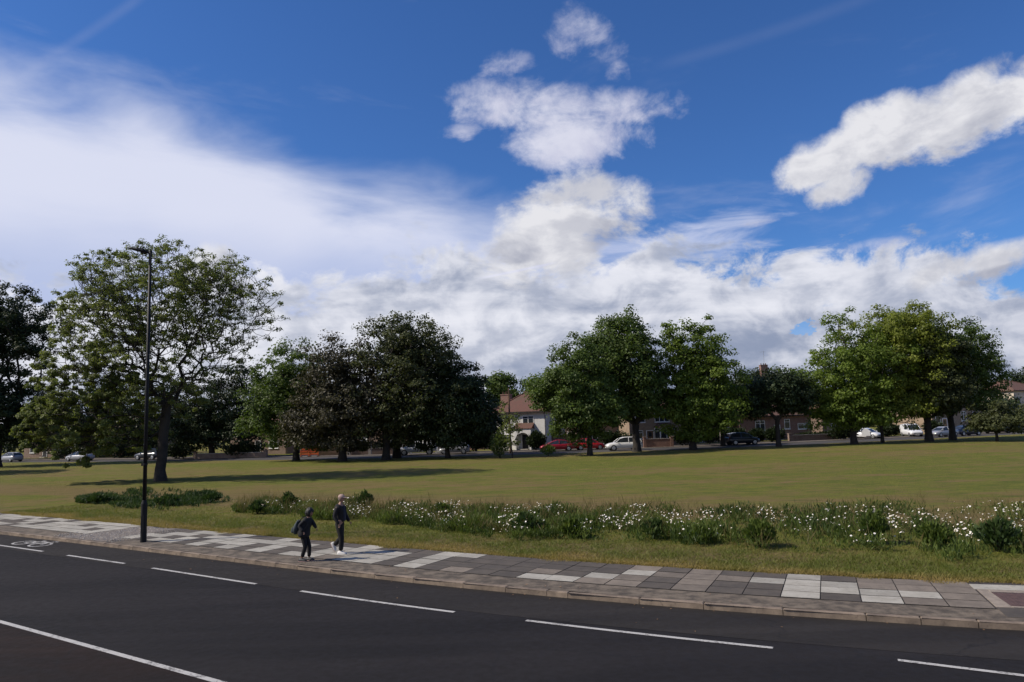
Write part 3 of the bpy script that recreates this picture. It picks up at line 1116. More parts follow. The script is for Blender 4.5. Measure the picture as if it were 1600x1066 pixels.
# centres and stalks sit under the flower heads
link_mesh('flower_centres', np_mesh('flower_centres', VC, np.arange(len(VC)).reshape(-1, 4)), 'daisy_yellow', o)['kind'] = 'stuff'
st_b = np.stack([x, y, np.full(len(x), ZG)], -1)
V, F = kites(st_b, c - st_b, np.linalg.norm(c - st_b, axis=1) * .99, np.full(len(x), .010))
link_mesh('stalks', np_mesh('stalks', V, F, np.full(len(F), .4)), 'leaf_weed', o)['kind'] = 'stuff'


def bush(name, label, cat, px, py, w, h, material, n=900, ls=.10, group=None, depth=None, stems=7, upright=.6, z0=ZG, loc=None, stem_mat='bark', shape=.75):
    """a countable leafy plant; base at the photo point, sizes in metres"""
    loc = loc or G(px, py, z0)
    root = empty(name, (loc[0], loc[1], z0), 0, label, cat, group)
    d = depth or w
    u = RNG.normal(size=(n, 3))
    u = norm(u) * (RNG.random(n) ** (1 / 2.2))[:, None]
    zf = (u[:, 2] + 1) / 2
    taper = np.interp(zf, [0, .35, .8, 1], [.55, 1, shape, .35])
    lump = 1 + .35 * (vnoise(u[:, 0] * 3 + 5, u[:, 2] * 3 + u[:, 1] * 2, .8, int(abs(px)) % 97) - .5)
    P_ = np.stack([u[:, 0] * w / 2 * taper * lump, u[:, 1] * d / 2 * taper * lump, .03 + zf ** .85 * h * .93 * lump], -1)
    dr = norm(P_ * np.array([1, 1, .35])) * .7 + RNG.normal(0, .5, (n, 3))
    dr[:, 2] += upright
    V, F = kites(P_, dr, RNG.uniform(.8, 1.6, n) * ls, RNG.uniform(.35, .7, n) * ls)
    tint = np.clip(RNG.uniform(0, .7, n) + (zf - .5) * .35 + (vnoise(P_[:, 0] + 9, P_[:, 2], .35 * h, 5) - .5) * .6, 0, 1)
    link_mesh('foliage', np_mesh('foliage', V, F, tint), material, root)
    mb = MB()
    for k in range(stems):
        a = random.uniform(0, 6.28)
        r = random.uniform(.1, .38)
        mb.tube([(0.03 * math.cos(a), .03 * math.sin(a), -.02), (r * .5 * w * math.cos(a), r * .5 * d * math.sin(a), h * .45), (r * w * math.cos(a), r * d * math.sin(a), h * random.uniform(.7, .92))],
                [.012 + .006 * h, .009 + .003 * h, .004], 4)
    mb.build('stems', stem_mat, root)
    return root


WP = [(450, 799, .95, .85, 'dark bushy weed clump left of the two walkers', 'leaf_weed_dark'), (402, 803, .95, .6, 'leafy weed clump, leftmost of the flower band', 'leaf_weed_dark'),
      (571, 795, .85, .85, 'upright dark weed clump just right of the capped man', 'leaf_weed_dark'),
      (694, 815, 1.2, .75, 'broad green weed clump dotted about by daisies, right of the capped man', 'leaf_weed'),
      (824, 836, 1.3, .75, 'dark weed mound near the middle of the flower band', 'leaf_weed_dark'),
      (893, 840, 1.1, .6, 'low green weed mound right of the middle of the band', 'leaf_weed'),
      (1024, 842, .9, .6, 'small dark weed mound beside a bright daisy drift', 'leaf_weed_dark'),
      (1094, 849, .95, .5, 'round dark weed mound at the front edge, daisy free', 'leaf_weed'),
      (1188, 855, 1.25, .8, 'broad leafy deep green weed clump at the front edge', 'leaf_weed'),
      (1368, 850, .95, 1.0, 'tall dark weed clump with reddish foot amid dense daisies', 'leaf_weed'),
      (1462, 856, 1.1, .7, 'green weed clump between the two tallest dark clumps', 'leaf_weed'),
      (1560, 862, 1.3, .95, 'tall dark weed clump at the right end of the band', 'leaf_weed_dark'),
      (152, 787, 1.3, .5, 'dark weed clump at the left end of the shaded patch', 'leaf_weed_dark'),
      (262, 790, 1.5, .55, 'wide weed clump right behind the street lamp', 'leaf_weed_dark'),
      (330, 785, 1.2, .45, 'small weed clump at the right end of the shaded patch', 'leaf_weed_dark')]
for (px, py, w, h, lab, mt_) in WP:
    bush('weed_clump', lab, 'plant', px, py, w * .9, h * .92, mt_, n=800, ls=.13, upright=1.1, shape=.6, group='weed clumps in the flower band')

# ------------------------------------------------------------------ trees


def skeleton(att, h0, seed, alpha=0.42, lean=(0, 0), step=.9, curve_=.12, wobble=.05):
    """attractor points are joined one after the other to the nearest part of the growing limb structure"""
    rg = np.random.default_rng(seed)
    k0 = max(3, int(h0 / .8))
    nodes = [np.array([lean[0] * (i / k0) ** 1.5 + rg.normal(0, .04) * (i > 0), lean[1] * (i / k0), h0 * i / k0]) for i in range(k0 + 1)]
    par = [-1] + list(range(k0))
    plen = [0.0] * (k0 + 1)
    top = nodes[-1]
    order = np.argsort(np.linalg.norm((att - top) * np.array([1, 1, .8]), axis=1))
    cap = k0 + 1 + len(att) * 14
    P_ = np.zeros((cap, 3))
    PL = np.zeros(cap)
    P_[:k0 + 1] = nodes
    n = k0 + 1
    first = max(0, k0 - 1)
    for ai in order:
        a = att[ai]
        d = np.linalg.norm(P_[first:n] - a, axis=1) + alpha * PL[first:n]
        # limbs rise outward: joining from above is costly
        d = d + np.maximum(P_[first:n, 2] - a[2], 0) * 0.55
        j = int(np.argmin(d)) + first
        b = P_[j].copy()
        L = np.linalg.norm(a - b)
        m_ = max(1, min(12, int(L / step)))
        prev = j
        sag = np.array([0, 0, 1.0]) * L * curve_
        wob = rg.normal(0, wobble * L, 3)
        for q in range(1, m_ + 1):
            f = q / m_
            bump_ = math.sin(math.pi * f)
            p = b + (a - b) * f + (sag + wob) * bump_ * (-0.6 if a[2] < b[2] else .6) * np.array([1, 1, 1])
            P_[n] = p
            PL[n] = PL[prev] + np.linalg.norm(p - P_[prev])
            par.append(prev)
            prev = n
            n += 1
    return P_[:n], np.array(par)


def limbs_mesh(P_, par, r_base, r_tip, sides=5, power=.5, flare=1.35):
    n = len(P_)
    cnt = np.zeros(n)
    haschild = np.zeros(n, bool)
    haschild[par[1:]] = True
    cnt[~haschild] = 1
    for i in range(n - 1, 0, -1):
        cnt[par[i]] += cnt[i]
    tot = cnt[0]
    r = r_tip + (r_base - r_tip) * ((cnt / tot) ** power) * np.where(cnt > 1, 1, .25)
    r[0] *= flare
    r[1] *= 1.08
    i = np.arange(1, n)
    p = par[1:]
    d = norm(P_[i] - P_[p])
    ref = np.where(np.abs(d[:, 2:3]) > .9, np.array([[1.0, 0, 0]]), np.array([[0, 0, 1.0]]))
    a = norm(np.cross(d, ref))
    b = np.cross(d, a)
    rs = np.minimum(r[p], r[i] * 1.35)
    rs = np.where(i == 1, r[0], rs)
    V, F = [], []
    ang = np.arange(sides) * 2 * math.pi / sides
    ca, sa = np.cos(ang), np.sin(ang)
    ringA = P_[p][:, None, :] + (a[:, None, :] * ca[None, :, None] + b[:, None, :] * sa[None, :, None]) * rs[:, None, None]
    ringB = (P_[i] + d * r[i][:, None] * .4)[:, None, :] + (a[:, None, :] * ca[None, :, None] + b[:, None, :] * sa[None, :, None]) * r[i][:, None, None]
    V = np.concatenate([ringA, ringB], 1).reshape(-1, 3)
    k = np.arange(sides)
    quad = np.stack([k, (k + 1) % sides, sides + (k + 1) % sides, sides + k], -1)
    F = (np.arange(len(i))[:, None, None] * 2 * sides + quad[None]).reshape(-1, 4)
    return V, F, r, cnt


def tree(label, px, py, lobes, mat_leaf, n_att, leaf_n, leaf_s, clump_r, trunk_h, r_base, seed, group='trees around the green',
         sides=5, bark='bark', alpha=.42, name='tree', base=None, lean=0, shell=.5, hollow=0.0, grav=0.0, deep=1.0, lumpy=.35, twigs=0, Ydep=None, skew=.6, r_tip=.018, power=.5):
    """lobes: photo ellipses (cx, cy, rx, ry, weight, leaf factor) that bound the crown at the tree's own distance"""
    b = base or G(px, py, ZG)
    Y = b[1]
    rg = np.random.default_rng(seed)
    root = empty(name, (b[0], b[1], ZG), 0, label, 'tree', group)
    att, lf, nrm_ = [], [], []
    wts = np.array([l[2] * l[3] * (l[4] if len(l) > 4 else 1) for l in lobes], float)
    ns = np.maximum(8, (n_att * wts / wts.sum()).astype(int))
    for l, m_ in zip(lobes, ns):
        cx, cz = W(l[0], l[1], Y)
        rx, rz = l[2] * Y / FOC, l[3] * Y / FOC
        ry = min(rx, 7.5) * deep
        u = norm(rg.normal(size=(m_, 3)))
        rr = rg.random(m_) ** shell
        rr = hollow + (1 - hollow) * rr
        lump = 1 + lumpy * (vnoise(u[:, 0] * 2.2 + seed, u[:, 2] * 2.2 + u[:, 1] * 1.7, .8, seed) - .5)
        p = u * (rr * lump)[:, None] * np.array([rx, ry, rz])
        p += np.array([cx - b[0], rg.uniform(-.15, .15) * ry, cz - ZG])
        att.append(p)
        lf.append(np.full(m_, l[5] if len(l) > 5 else 1.0))
        nrm_.append(u)
    att = np.concatenate(att)
    lf = np.concatenate(lf)
    nrm_ = np.concatenate(nrm_)
    ok = att[:, 2] > 1.2
    att, lf, nrm_ = att[ok], lf[ok], nrm_[ok]
    P_, par = skeleton(att, trunk_h, seed, alpha, (lean, 0))
    if twigs:
        has = np.zeros(len(P_), bool)
        has[par[1:]] = True
        tips = np.where(~has)[0]
        EP, EPAR = [P_], [par]
        nn = len(P_)
        for _ in range(twigs):
            dd = norm(norm(P_[tips] - P_[par[tips]]) * 1.0 + rg.normal(0, .55, (len(tips), 3)) + np.array([0, 0, .25]))
            q1 = P_[tips] + dd * rg.uniform(.35, .6, (len(tips), 1))
            q2 = q1 + norm(dd + rg.normal(0, .3, dd.shape) + np.array([0, 0, .2])) * rg.uniform(.3, .6, (len(tips), 1))
            EP += [q1, q2]
            EPAR += [tips.copy(), nn + np.arange(len(tips))]
            nn += 2 * len(tips)
        P_ = np.concatenate(EP)
        par = np.concatenate(EPAR)
        # keep parents before children: counts need that order, so re-index is not necessary (all new indices are larger)
    V, F, r, cnt = limbs_mesh(P_, par, r_base, r_tip, sides, power)
    sel = (P_[:, 2] <= trunk_h + .01)
    # trunk proper and the branches are two parts
    edges_trunk = np.zeros(len(F), bool)
    k0 = max(3, int(trunk_h / .8))
    edges_trunk[:k0 * sides] = True
    tp = [tuple(P_[i] - np.array([0, 0, .12 * (i == 0)])) for i in range(k0 + 1)]
    tr_ = [float(r[i]) for i in range(k0 + 1)]
    tr_[0] *= 1.12
    MB().tube(tp, tr_, 12, cap=False).build('trunk', bark, root, smooth=True)
    bm_ = np_mesh('branches', V, F[~edges_trunk])
    bm_.shade_smooth()
    link_mesh('branches', bm_, bark, root)['kind'] = 'stuff'
    # leaves: a puff round every attractor (or twig end)
    if twigs:
        has = np.zeros(len(P_), bool)
        has[par[1:]] = True
        cen = P_[~has]
        cf = np.interp(cen[:, 0], [0], [0])
        d2 = np.concatenate([np.argmin(((c_[:, None, :] - att[None, :, :]) ** 2).sum(-1), 1) for c_ in np.array_split(cen, max(1, len(cen) // 400))])
        lfc = lf[d2]
        nr_c = nrm_[d2]
    else:
        cen, lfc, nr_c = att, lf, nrm_
    m = len(cen)
    per = leaf_n / m
    cntl = np.maximum(1, rg.poisson(per * lfc / max(lfc.mean(), .01) * rg.uniform(.55, 1.45, m)))
    idx = np.repeat(np.arange(m), cntl)
    n = len(idx)
    cr = clump_r * rg.uniform(.65, 1.35, m)
    u = norm(rg.normal(size=(n, 3)))
    u[:, 2] = np.where(u[:, 2] < 0, u[:, 2] * .55, u[:, 2])
    pos = cen[idx] + u * (cr[idx] * rg.random(n) ** .4)[:, None] * np.array([1, 1, .72])
    if grav:
        pos[:, 2] -= grav * rg.random(n) ** 2
    nn_ = norm(u * .75 + nr_c[idx] * .35 + np.array([0, 0, .55]) + rg.normal(0, skew, (n, 3)))
    side = norm(np.cross(nn_, rg.normal(size=(n, 3))))
    dr = np.cross(nn_, side)
    dr[:, 2] -= .25
    size = leaf_s * rg.uniform(.6, 1.3, n)
    V, F = kites(pos, dr, size, size * .72, bend=.6, side=side)
    tc_ = rg.random(m)
    tint = np.clip(tc_[idx] * .55 + rg.uniform(0, .45, n) + u[:, 2] * .08, 0, 1)
    link_mesh('crown', np_mesh('crown', V, F, tint), mat_leaf, root)
    return root


leaf_mat('leaf_sparse', (0.085, 0.108, 0.032), (0.215, 0.245, 0.070), .42)
leaf_mat('leaf_green', (0.042, 0.070, 0.016), (0.115, 0.165, 0.036), .36)
leaf_mat('leaf_bright', (0.066, 0.104, 0.017), (0.185, 0.250, 0.042), .44)
leaf_mat('leaf_yellow', (0.095, 0.122, 0.020), (0.240, 0.275, 0.045), .46)
leaf_mat('leaf_brown', (0.040, 0.037, 0.024), (0.085, 0.078, 0.046), .25)
leaf_mat('leaf_olive', (0.036, 0.046, 0.018), (0.100, 0.112, 0.044), .32)
leaf_mat('leaf_dark', (0.016, 0.026, 0.010), (0.042, 0.062, 0.022), .22)
leaf_mat('leaf_willow', (0.07, 0.10, 0.03), (0.16, 0.20, 0.06), .35)

# the large sparse tree on the left
tree('large sparse spring tree with open twiggy crown just behind the street lamp', 251, 752,
     [(256, 474, 132, 84, 2.0, .42), (352, 490, 80, 84, 1.2, .25), (165, 520, 72, 84, 1.1, .65), (270, 560, 110, 62, .8, .45), (262, 612, 66, 40, .6, 1.1),
      (140, 600, 74, 56, 1.0, 1.5), (120, 664, 74, 40, 1.1, 2.3), (205, 645, 72, 58, 1.0, 1.7), (95, 698, 46, 26, .6, 2.3), (170, 690, 50, 26, .5, 2.0)],
     'leaf_sparse', 3800, 185000, .150, .33, 6.2, .38, 101, twigs=2, alpha=.22, lean=.3, sides=4, lumpy=.3, shell=.33, deep=.85, hollow=.10, r_tip=.012, power=.60)
# dark mass behind it
tree('very dark dense tree behind and right of the large sparse tree', 330, 716, [(325, 640, 66, 62), (375, 610, 48, 56), (290, 672, 56, 42), (370, 676, 60, 40)],
     'leaf_dark', 420, 42500, .30, 1.15, 3.4, .4, 102)
tree('green topped round tree, leftmost of the dark middle clump', 463, 720, [(455, 600, 62, 74), (425, 640, 56, 62), (480, 645, 62, 66)],
     'leaf_green', 460, 42500, .30, 1.1, 3.2, .34, 103)
tree('brownish dull purple leaved tree between two greener trees', 535, 721, [(530, 590, 66, 72), (520, 655, 68, 56), (565, 640, 54, 66), (480, 665, 40, 40)],
     'leaf_brown', 520, 38000, .30, 1.1, 3.2, .42, 104)
tree('tallest tree of the dark middle clump, twin trunked, with green top', 603, 719, [(630, 545, 78, 56, 1.2), (640, 610, 92, 64, 1, .8), (690, 560, 40, 42, .8, .7), (600, 655, 62, 54)],
     'leaf_olive', 620, 34000, .28, .95, 3.4, .40, 105, deep=.9)
tree('slimmer dark tree directly right of the twin trunk', 620, 716, [(650, 570, 74, 60, 1, .8), (655, 660, 66, 50)],
     'leaf_olive', 360, 27500, .28, 1.0, 3.0, .42, 106)
tree('low very dark tree hanging over the white picket fence', 700, 716, [(705, 645, 66, 66), (745, 660, 38, 56), (720, 600, 42, 36, .7)],
     'leaf_dark', 420, 40000, .30, 1.15, 3.0, .24, 107)
# middle right pair
tree('broad leafy tree with short thin trunk over the red cars', 922, 712, [(905, 600, 58, 60), (892, 640, 44, 52), (925, 634, 52, 44), (888, 545, 30, 24, .4, .7), (860, 610, 38, 36, .6)],
     'leaf_green', 520, 47500, .28, 1.0, 2.4, .26, 108)
tree('tall dome crowned green tree behind the white estate car', 995, 706, [(965, 545, 62, 56, 1.3), (985, 597, 62, 52), (1000, 625, 48, 34)],
     'leaf_green', 520, 47500, .30, 1.1, 3.2, .42, 109)
tree('sunlit tree with bright clumpy leaves, right of the dome crowned tree', 1083, 703, [(1085, 560, 56, 58), (1110, 610, 56, 62, 1, .9), (1060, 622, 44, 56), (1096, 648, 56, 40), (1045, 530, 24, 30, .4), (1140, 610, 26, 46, .4, .6)],
     'leaf_bright', 560, 45000, .30, .92, 2.6, .36, 110, lumpy=.6)
# right group
tree('bright green tree, left one of the right hand group', 1335, 694, [(1320, 590, 62, 70), (1293, 626, 44, 46), (1345, 632, 66, 42), (1312, 510, 30, 26, .5, .6), (1370, 560, 50, 46)],
     'leaf_bright', 560, 52500, .28, 1.0, 2.6, .34, 111)
tree('yellowish green tall tree in the middle of the right hand group', 1379, 692, [(1410, 520, 78, 46, 1.2, .9), (1420, 580, 74, 56), (1400, 627, 64, 38)],
     'leaf_yellow', 560, 50000, .28, 1.0, 3.0, .17, 112)
tree('darker round tree on the right side of the right hand group', 1489, 688, [(1500, 560, 64, 60, 1.2), (1510, 600, 58, 46), (1470, 608, 50, 42), (1545, 600, 24, 40, .4, .7)],
     'leaf_green', 540, 47500, .28, 1.0, 3.0, .36, 113)
tree('shaded tree with the stout trunk just left of the dark hatchback', 1452, 690, [(1455, 570, 54, 58), (1460, 612, 58, 38)],
     'leaf_olive', 340, 30000, .30, 1.1, 2.8, .40, 114)
# far left
tree('dark broad tree cut by the left edge of the view', -5, 730, [(15, 500, 82, 60, 1.2, .9), (-60, 540, 90, 90), (50, 560, 42, 56, .7, .8), (-10, 640, 80, 64), (35, 655, 50, 58)],
     'leaf_dark', 620, 85000, .30, 1.1, 4.0, .5, 115, deep=.9)
tree('dark low tree left behind the drooping green boughs', 95, 722, [(90, 650, 60, 46), (55, 680, 50, 38), (130, 675, 70, 40), (150, 640, 70, 52)], 'leaf_dark', 240, 18000, .4, 1.3, 3.0, .36, 116, base=G(95, 716, ZG))
tree('dark tree seen below the large sparse crown', 215, 716, [(215, 650, 62, 56), (265, 665, 50, 46), (200, 680, 60, 34)], 'leaf_dark', 220, 16000, .4, 1.3, 3.0, .36, 117, base=G(215, 714, ZG))
tree('park tree left of the view that throws a short shadow onto the lawn', -190, 744, [(-190, 590, 80, 90)], 'leaf_green', 200, 14000, .4, 1.2, 4.0, .4, 118, base=G(-190, 746, ZG))
tree('dark garden tree hanging over the long bungalow', 1215, 694, [(1208, 612, 46, 36), (1240, 618, 36, 30), (1175, 630, 26, 22)], 'leaf_dark', 260, 22500, .30, 1.05, 3.2, .26, 121, base=G(1217, 698, ZG) * 1.0)
tree('shaded tree right behind the bright clumpy leaved one', 1130, 697, [(1125, 640, 38, 28), (1095, 640, 40, 30)], 'leaf_dark', 180, 15000, .30, 1.05, 3.0, .26, 122)
# small ones along the street edge
bush('willow_shrub', 'light green feathery shrub beside the bare sapling', 'shrub', 781, 716, 2.4, 3.2, 'leaf_willow', n=1600, ls=.24, upright=-.2, stems=6, shape=.6)
tree('thin half bare sapling right of the light green shrub', 800, 716, [(800, 668, 17, 26, 1, .7), (790, 640, 12, 20, .5, .5)], 'leaf_sparse', 46, 900, .24, .4, 1.6, .07, 119, name='sapling')
bush('small_shrub', 'small dark green shrub at the lawn edge by the red cars', 'shrub', 857, 713, 1.9, 1.2, 'leaf_green', n=500, ls=.2)
tree('brownish feathery small tree at the right end of the street', 1558, 690, [(1560, 652, 42, 26), (1540, 664, 28, 16)], 'leaf_olive', 130, 6500, .30, .8, 1.4, .14, 120)

# trees beyond the houses
FARB = [(782, 600, 30, 20, 'leaf_green', 'pointed green treetop above the white house chimney', 150), (843, 606, 32, 26, 'leaf_green', 'round treetop behind the right end of the white house roof', 150),
        (1188, 602, 34, 30, 'leaf_dark', 'dark treetop left of the antenna chimney', 158), (1235, 606, 40, 36, 'leaf_green', 'broad garden tree right of the antenna chimney', 126),
        (1160, 620, 26, 34, 'leaf_dark', 'dark garden tree in front of the lone red roof', 126),
        (1590, 606, 34, 32, 'leaf_dark', 'dark treetop above the cream house at the right edge', 165), (1640, 600, 50, 34, 'leaf_dark', 'dark wide tree beyond the right edge of the view', 165),
        (700, 640, 40, 30, 'leaf_dark', 'low dark treetop behind the left end of the white house', 150), (560, 655, 60, 30, 'leaf_dark', 'dark treetops behind the brick terrace, left part', 158),
        (1560, 640, 34, 24, 'leaf_dark', 'dark garden tree left of the cream house', 135), (1320, 640, 60, 30, 'leaf_dark', 'dark garden tree behind the right hand brick bungalow', 150),
        (930, 640, 60, 30, 'leaf_dark', 'dark treetops behind the brick house by the red cars', 150), (1060, 640, 60, 32, 'leaf_dark', 'dark treetops behind the brick house with the bay', 150),
        (430, 660, 60, 26, 'leaf_dark', 'dark treetops behind the brown board fence', 150), (1470, 640, 60, 30, 'leaf_dark', 'dark garden trees behind the brick bungalow by the hatchback', 150)]
for i, (px, py, rx, ry, mt_, lab, Y) in enumerate(FARB):
    X, _z = W(px, py, Y)
    tree(lab, px, py, [(px, py, rx, ry), (px + 8, py + ry, rx * .8, ry * .7)], mt_, 110, 6500, .5, 1.5, 3.5, .3, 200 + i, group='trees beyond the houses', base=Vector((X, Y, ZG)))

# hedge-like wood closing the view far behind
nf = 60000
a_ = RNG.uniform(-1.05, 1.05, nf)
rr = RNG.uniform(0, 1, nf)
Yf = 185 + 14 * rr
xf = a_ * Yf
top = 4.5 + 4.0 * vnoise(xf, Yf * 0, 9, 4) + 2.5 * vnoise(xf, Yf, 3, 6)
zf = ZG + top * RNG.random(nf) ** .6
u = norm(RNG.normal(size=(nf, 3)))
V, F = kites(np.stack([xf, Yf, zf], -1), u, RNG.uniform(.6, 1.3, nf), RNG.uniform(.5, .9, nf))
props(link_mesh('far_woodland', np_mesh('far_woodland', V, F, RNG.random(nf)), 'leaf_dark'), 'dark distant band of trees closing the horizon', 'wood', kind='stuff')

# ------------------------------------------------------------------ far street
EDGE = [(-330, 215), (-79.0, 114.0), (-50, 101), (-32.6, 93.6), (-15, 89), (0, 87.2), (15, 87.6), (30.5, 90.0), (50, 96.5), (71, 104.5), (120, 124), (330, 215)]
ex, ey = np.array([p[0] for p in EDGE], float), np.array([p[1] for p in EDGE], float)


def fy(x): return np.interp(x, ex, ey)


xs_ = np.linspace(-320, 320, 160)
ker = np.interp(xs_, ex, ey)
ker = np.convolve(np.pad(ker, 3, 'edge'), np.ones(7) / 7, 'valid')


def strip(name, o0, o1, z, material):
    n = len(xs_)
    V = np.concatenate([np.stack([xs_, ker + o0, np.full(n, z)], -1), np.stack([xs_, ker + o1, np.full(n, z)], -1)])
    i = np.arange(n - 1)
    return props(link_mesh(name, np_mesh(name, V, np.stack([i, i + 1, n + i + 1, n + i], -1)), material), kind='structure')


strip('far_road', 1.6, 8.8, ZG + .006, 'asphalt_far')
strip('far_pavement', 8.8, 11.4, ZG + .05, 'slab_taupe')
strip('front_gardens', 11.4, 15.5, ZG + .030, 'asphalt_path')

# ------------------------------------------------------------------ houses


def wall_window(parent, x, z, w, h, yf=0.0, mull=1, arch=False, frame='window_white'):
    """window in the front face (towards -y): frame with mullions, panes behind, sill"""
    b = .07
    mb = MB()
    mb.box(x - w / 2, x + w / 2, yf - .05, yf + .02, z, z + b).box(x - w / 2, x + w / 2, yf - .05, yf + .02, z + h - b, z + h)
    mb.box(x - w / 2, x - w / 2 + b, yf - .05, yf + .02, z + b, z + h - b).box(x + w / 2 - b, x + w / 2, yf - .05, yf + .02, z + b, z + h - b)
    for k in range(1, mull + 1):
        xm = x - w / 2 + w * k / (mull + 1)
        mb.box(xm - .04, xm + .04, yf - .045, yf + .02, z + b, z + h - b)
    mb.box(x - w / 2 + b, x + w / 2 - b, yf - .04, yf + .015, z + h * .70, z + h * .70 + .05)
    f = mb.build('window', frame, parent)
    MB().box(x - w / 2 + b, x + w / 2 - b, yf - .012, yf - .006, z + b, z + h - b).build('pane', 'glass_dark', f)
    MB().box(x - w / 2 - .06, x + w / 2 + .06, yf - .12, yf - .01, z - .08, z - .004).build('sill', frame, f)
    return f


def hip(w, d, z, h, ov=.4, ridge=None, gable=False):
    x0, x1, y0, y1 = -w / 2 - ov, w / 2 + ov, -ov, d + ov
    ym = (y0 + y1) / 2
    inset = 0 if gable else min((y1 - y0) / 2, (x1 - x0) / 2 - .15)
    mb = MB()
    t = .14
    lo_ = [(x0, y0, z), (x1, y0, z), (x1, y1, z), (x0, y1, z)]
    up = [(a, b, c + t) for a, b, c in lo_]
    rg_ = [(x0 + inset, ym, z + h), (x1 - inset, ym, z + h)]
    mb.add(lo_ + up + rg_, [(3, 2, 1, 0), (0, 1, 5, 4), (1, 2, 6, 5), (2, 3, 7, 6), (3, 0, 4, 7), (4, 5, 9, 8), (6, 7, 8, 9), (5, 6, 9), (7, 4, 8)])
    return mb, rg_


def house(name, label, cx, Y, yaw, w, d, eave, rh, wallm, roofm, wins, doors=(), chimneys=(), bays=(), gable=False, upper=None, group='houses across the green', cat='house'):
    root = empty(name, (cx, Y, ZG), yaw, label, cat, group)
    MB().box(-w / 2, w / 2, 0, d, 0, eave).build('wall', wallm, root)
    if upper:
        MB().box(-w / 2 - .03, w / 2 + .03, -.03, d + .03, upper[0], eave - .01).build('upper_wall', upper[1], root)
    mb, rg_ = hip(w, d, eave, rh, gable=gable)
    rf = mb.build('roof', roofm, root)
    rd = MB()
    for a, b in [(rg_[0], rg_[1])] + ([] if gable else [(( -w / 2 - .4, -.4, eave + .14), rg_[0]), ((w / 2 + .4, -.4, eave + .14), rg_[1]), ((-w / 2 - .4, d + .4, eave + .14), rg_[0]), ((w / 2 + .4, d + .4, eave + .14), rg_[1])]):
        rd.tube([a, b], .11, 6)
    rd.build('ridge_tiles', 'roof_red' if roofm == 'roof_red' else 'roof_brown', rf)
    g_ = MB()
    g_.box(-w / 2 - .45, w / 2 + .45, -.52, -.41, eave - .02, eave + .10)
    g_.tube([(w / 2 - .15, -.06, 0), (w / 2 - .15, -.06, eave - .3), (w / 2 - .15, -.45, eave)], .04, 5)
    g_.build('gutter', 'plastic_black', root)
    for (x, z, a, b, n) in wins:
        wall_window(root, x, z, a, b, -.03 if (upper and z >= upper[0]) else 0.0, n)
    for (x, a, b, mm) in doors:
        dmb = MB()
        dmb.box(x - a / 2, x + a / 2, -.04, .02, .15, b)
        dr = dmb.build('door', mm, root)
        fr = MB()
        fr.box(x - a / 2 - .09, x - a / 2 - .002, -.08, .01, .15, b + .09).box(x + a / 2 + .002, x + a / 2 + .09, -.08, .01, .15, b + .09).box(x - a / 2, x + a / 2, -.08, .01, b + .002, b + .09)
        fr.build('door_frame', 'window_white', dr)
        MB().box(x - a * .22, x + a * .22, -.055, -.041, b * .62, b * .9).build('door_glass', 'glass_dark', dr)
        MB().box(x - .6 * a, x + .6 * a, -.7, -.002, 0, .14).build('step', 'stone_cap', root)
    for (x, y, cw, cd, top) in chimneys:
        base = eave + .2
        mb = MB().box(x - cw / 2, x + cw / 2, y - cd / 2, y + cd / 2, base, top)
        mb.box(x - cw / 2 - .06, x + cw / 2 + .06, y - cd / 2 - .06, y + cd / 2 + .06, top + .002, top + .14)
        ch = mb.build('chimney', 'brick_red', root)
        for k in range(max(1, int(cw / .38))):
            xx = x - cw / 2 + (k + .5) * cw / max(1, int(cw / .38))
            MB().tube([(xx, y, top + .1), (xx, y, top + .5)], [.12, .09], 8).build('chimney_pot', 'roof_red', ch)
    for (x, z0, bw, bh, storeys, skirt) in bays:
        bd = .75
        pts = [(x - bw / 2, 0.0), (x - bw / 2 + .55, -bd), (x + bw / 2 - .55, -bd), (x + bw / 2, 0.0)]
        MB().prism(pts, 'z', 0, z0).build('bay_wall', skirt, root)
        for (a, b) in zip(pts[:-1], pts[1:]):
            L = math.hypot(b[0] - a[0], b[1] - a[1])
            f = wall_window(root, 0, 0, L, bh, 0, 1 if L > 1.2 else 0)
            ang = math.atan2(b[1] - a[1], b[0] - a[0])
            for o_ in [f]:
                o_.location = ((a[0] + b[0]) / 2, (a[1] + b[1]) / 2, z0 + .09)
                o_.rotation_euler = (0, 0, ang)
        p2 = [(q[0] + (.12 if q[0] > x else -.12), q[1] - (.1 if q[1] < 0 else 0)) for q in pts]
        mb = MB()
        zt = z0 + bh + .1
        n = 4
        mb.add([(q[0], q[1], zt) for q in p2] + [(q[0], q[1], zt + .12) for q in p2] + [(x - bw * .3, -.003, zt + .7), (x + bw * .3, -.003, zt + .7)],
               [(3, 2, 1, 0), (0, 1, 5, 4), (1, 2, 6, 5), (2, 3, 7, 6), (4, 5, 8), (5, 6, 9, 8), (6, 7, 9), (7, 4, 8, 9)])
        mb.build('bay_roof', roofm, root)
    return root


# white rendered hipped house with arch porch
hx, hz = W(812, 690, 104)
wh = house('white_house', 'white rendered house with red hipped roof and arched porch', hx, 104.5, D2R(-24), 8.2, 7.6, 5.2, 3.1, 'render_white', 'roof_red',
           [(-2.4, .95, 1.9, 1.25, 1), (-2.4, 3.5, 1.8, 1.2, 1), (1.4, 3.5, 1.7, 1.2, 1), (3.1, 1.0, .9, 1.1, 0)], [(.9, .95, 2.15, 'plastic_black')], [(-3.5, 3.6, 1.5, .8, 7.9)])
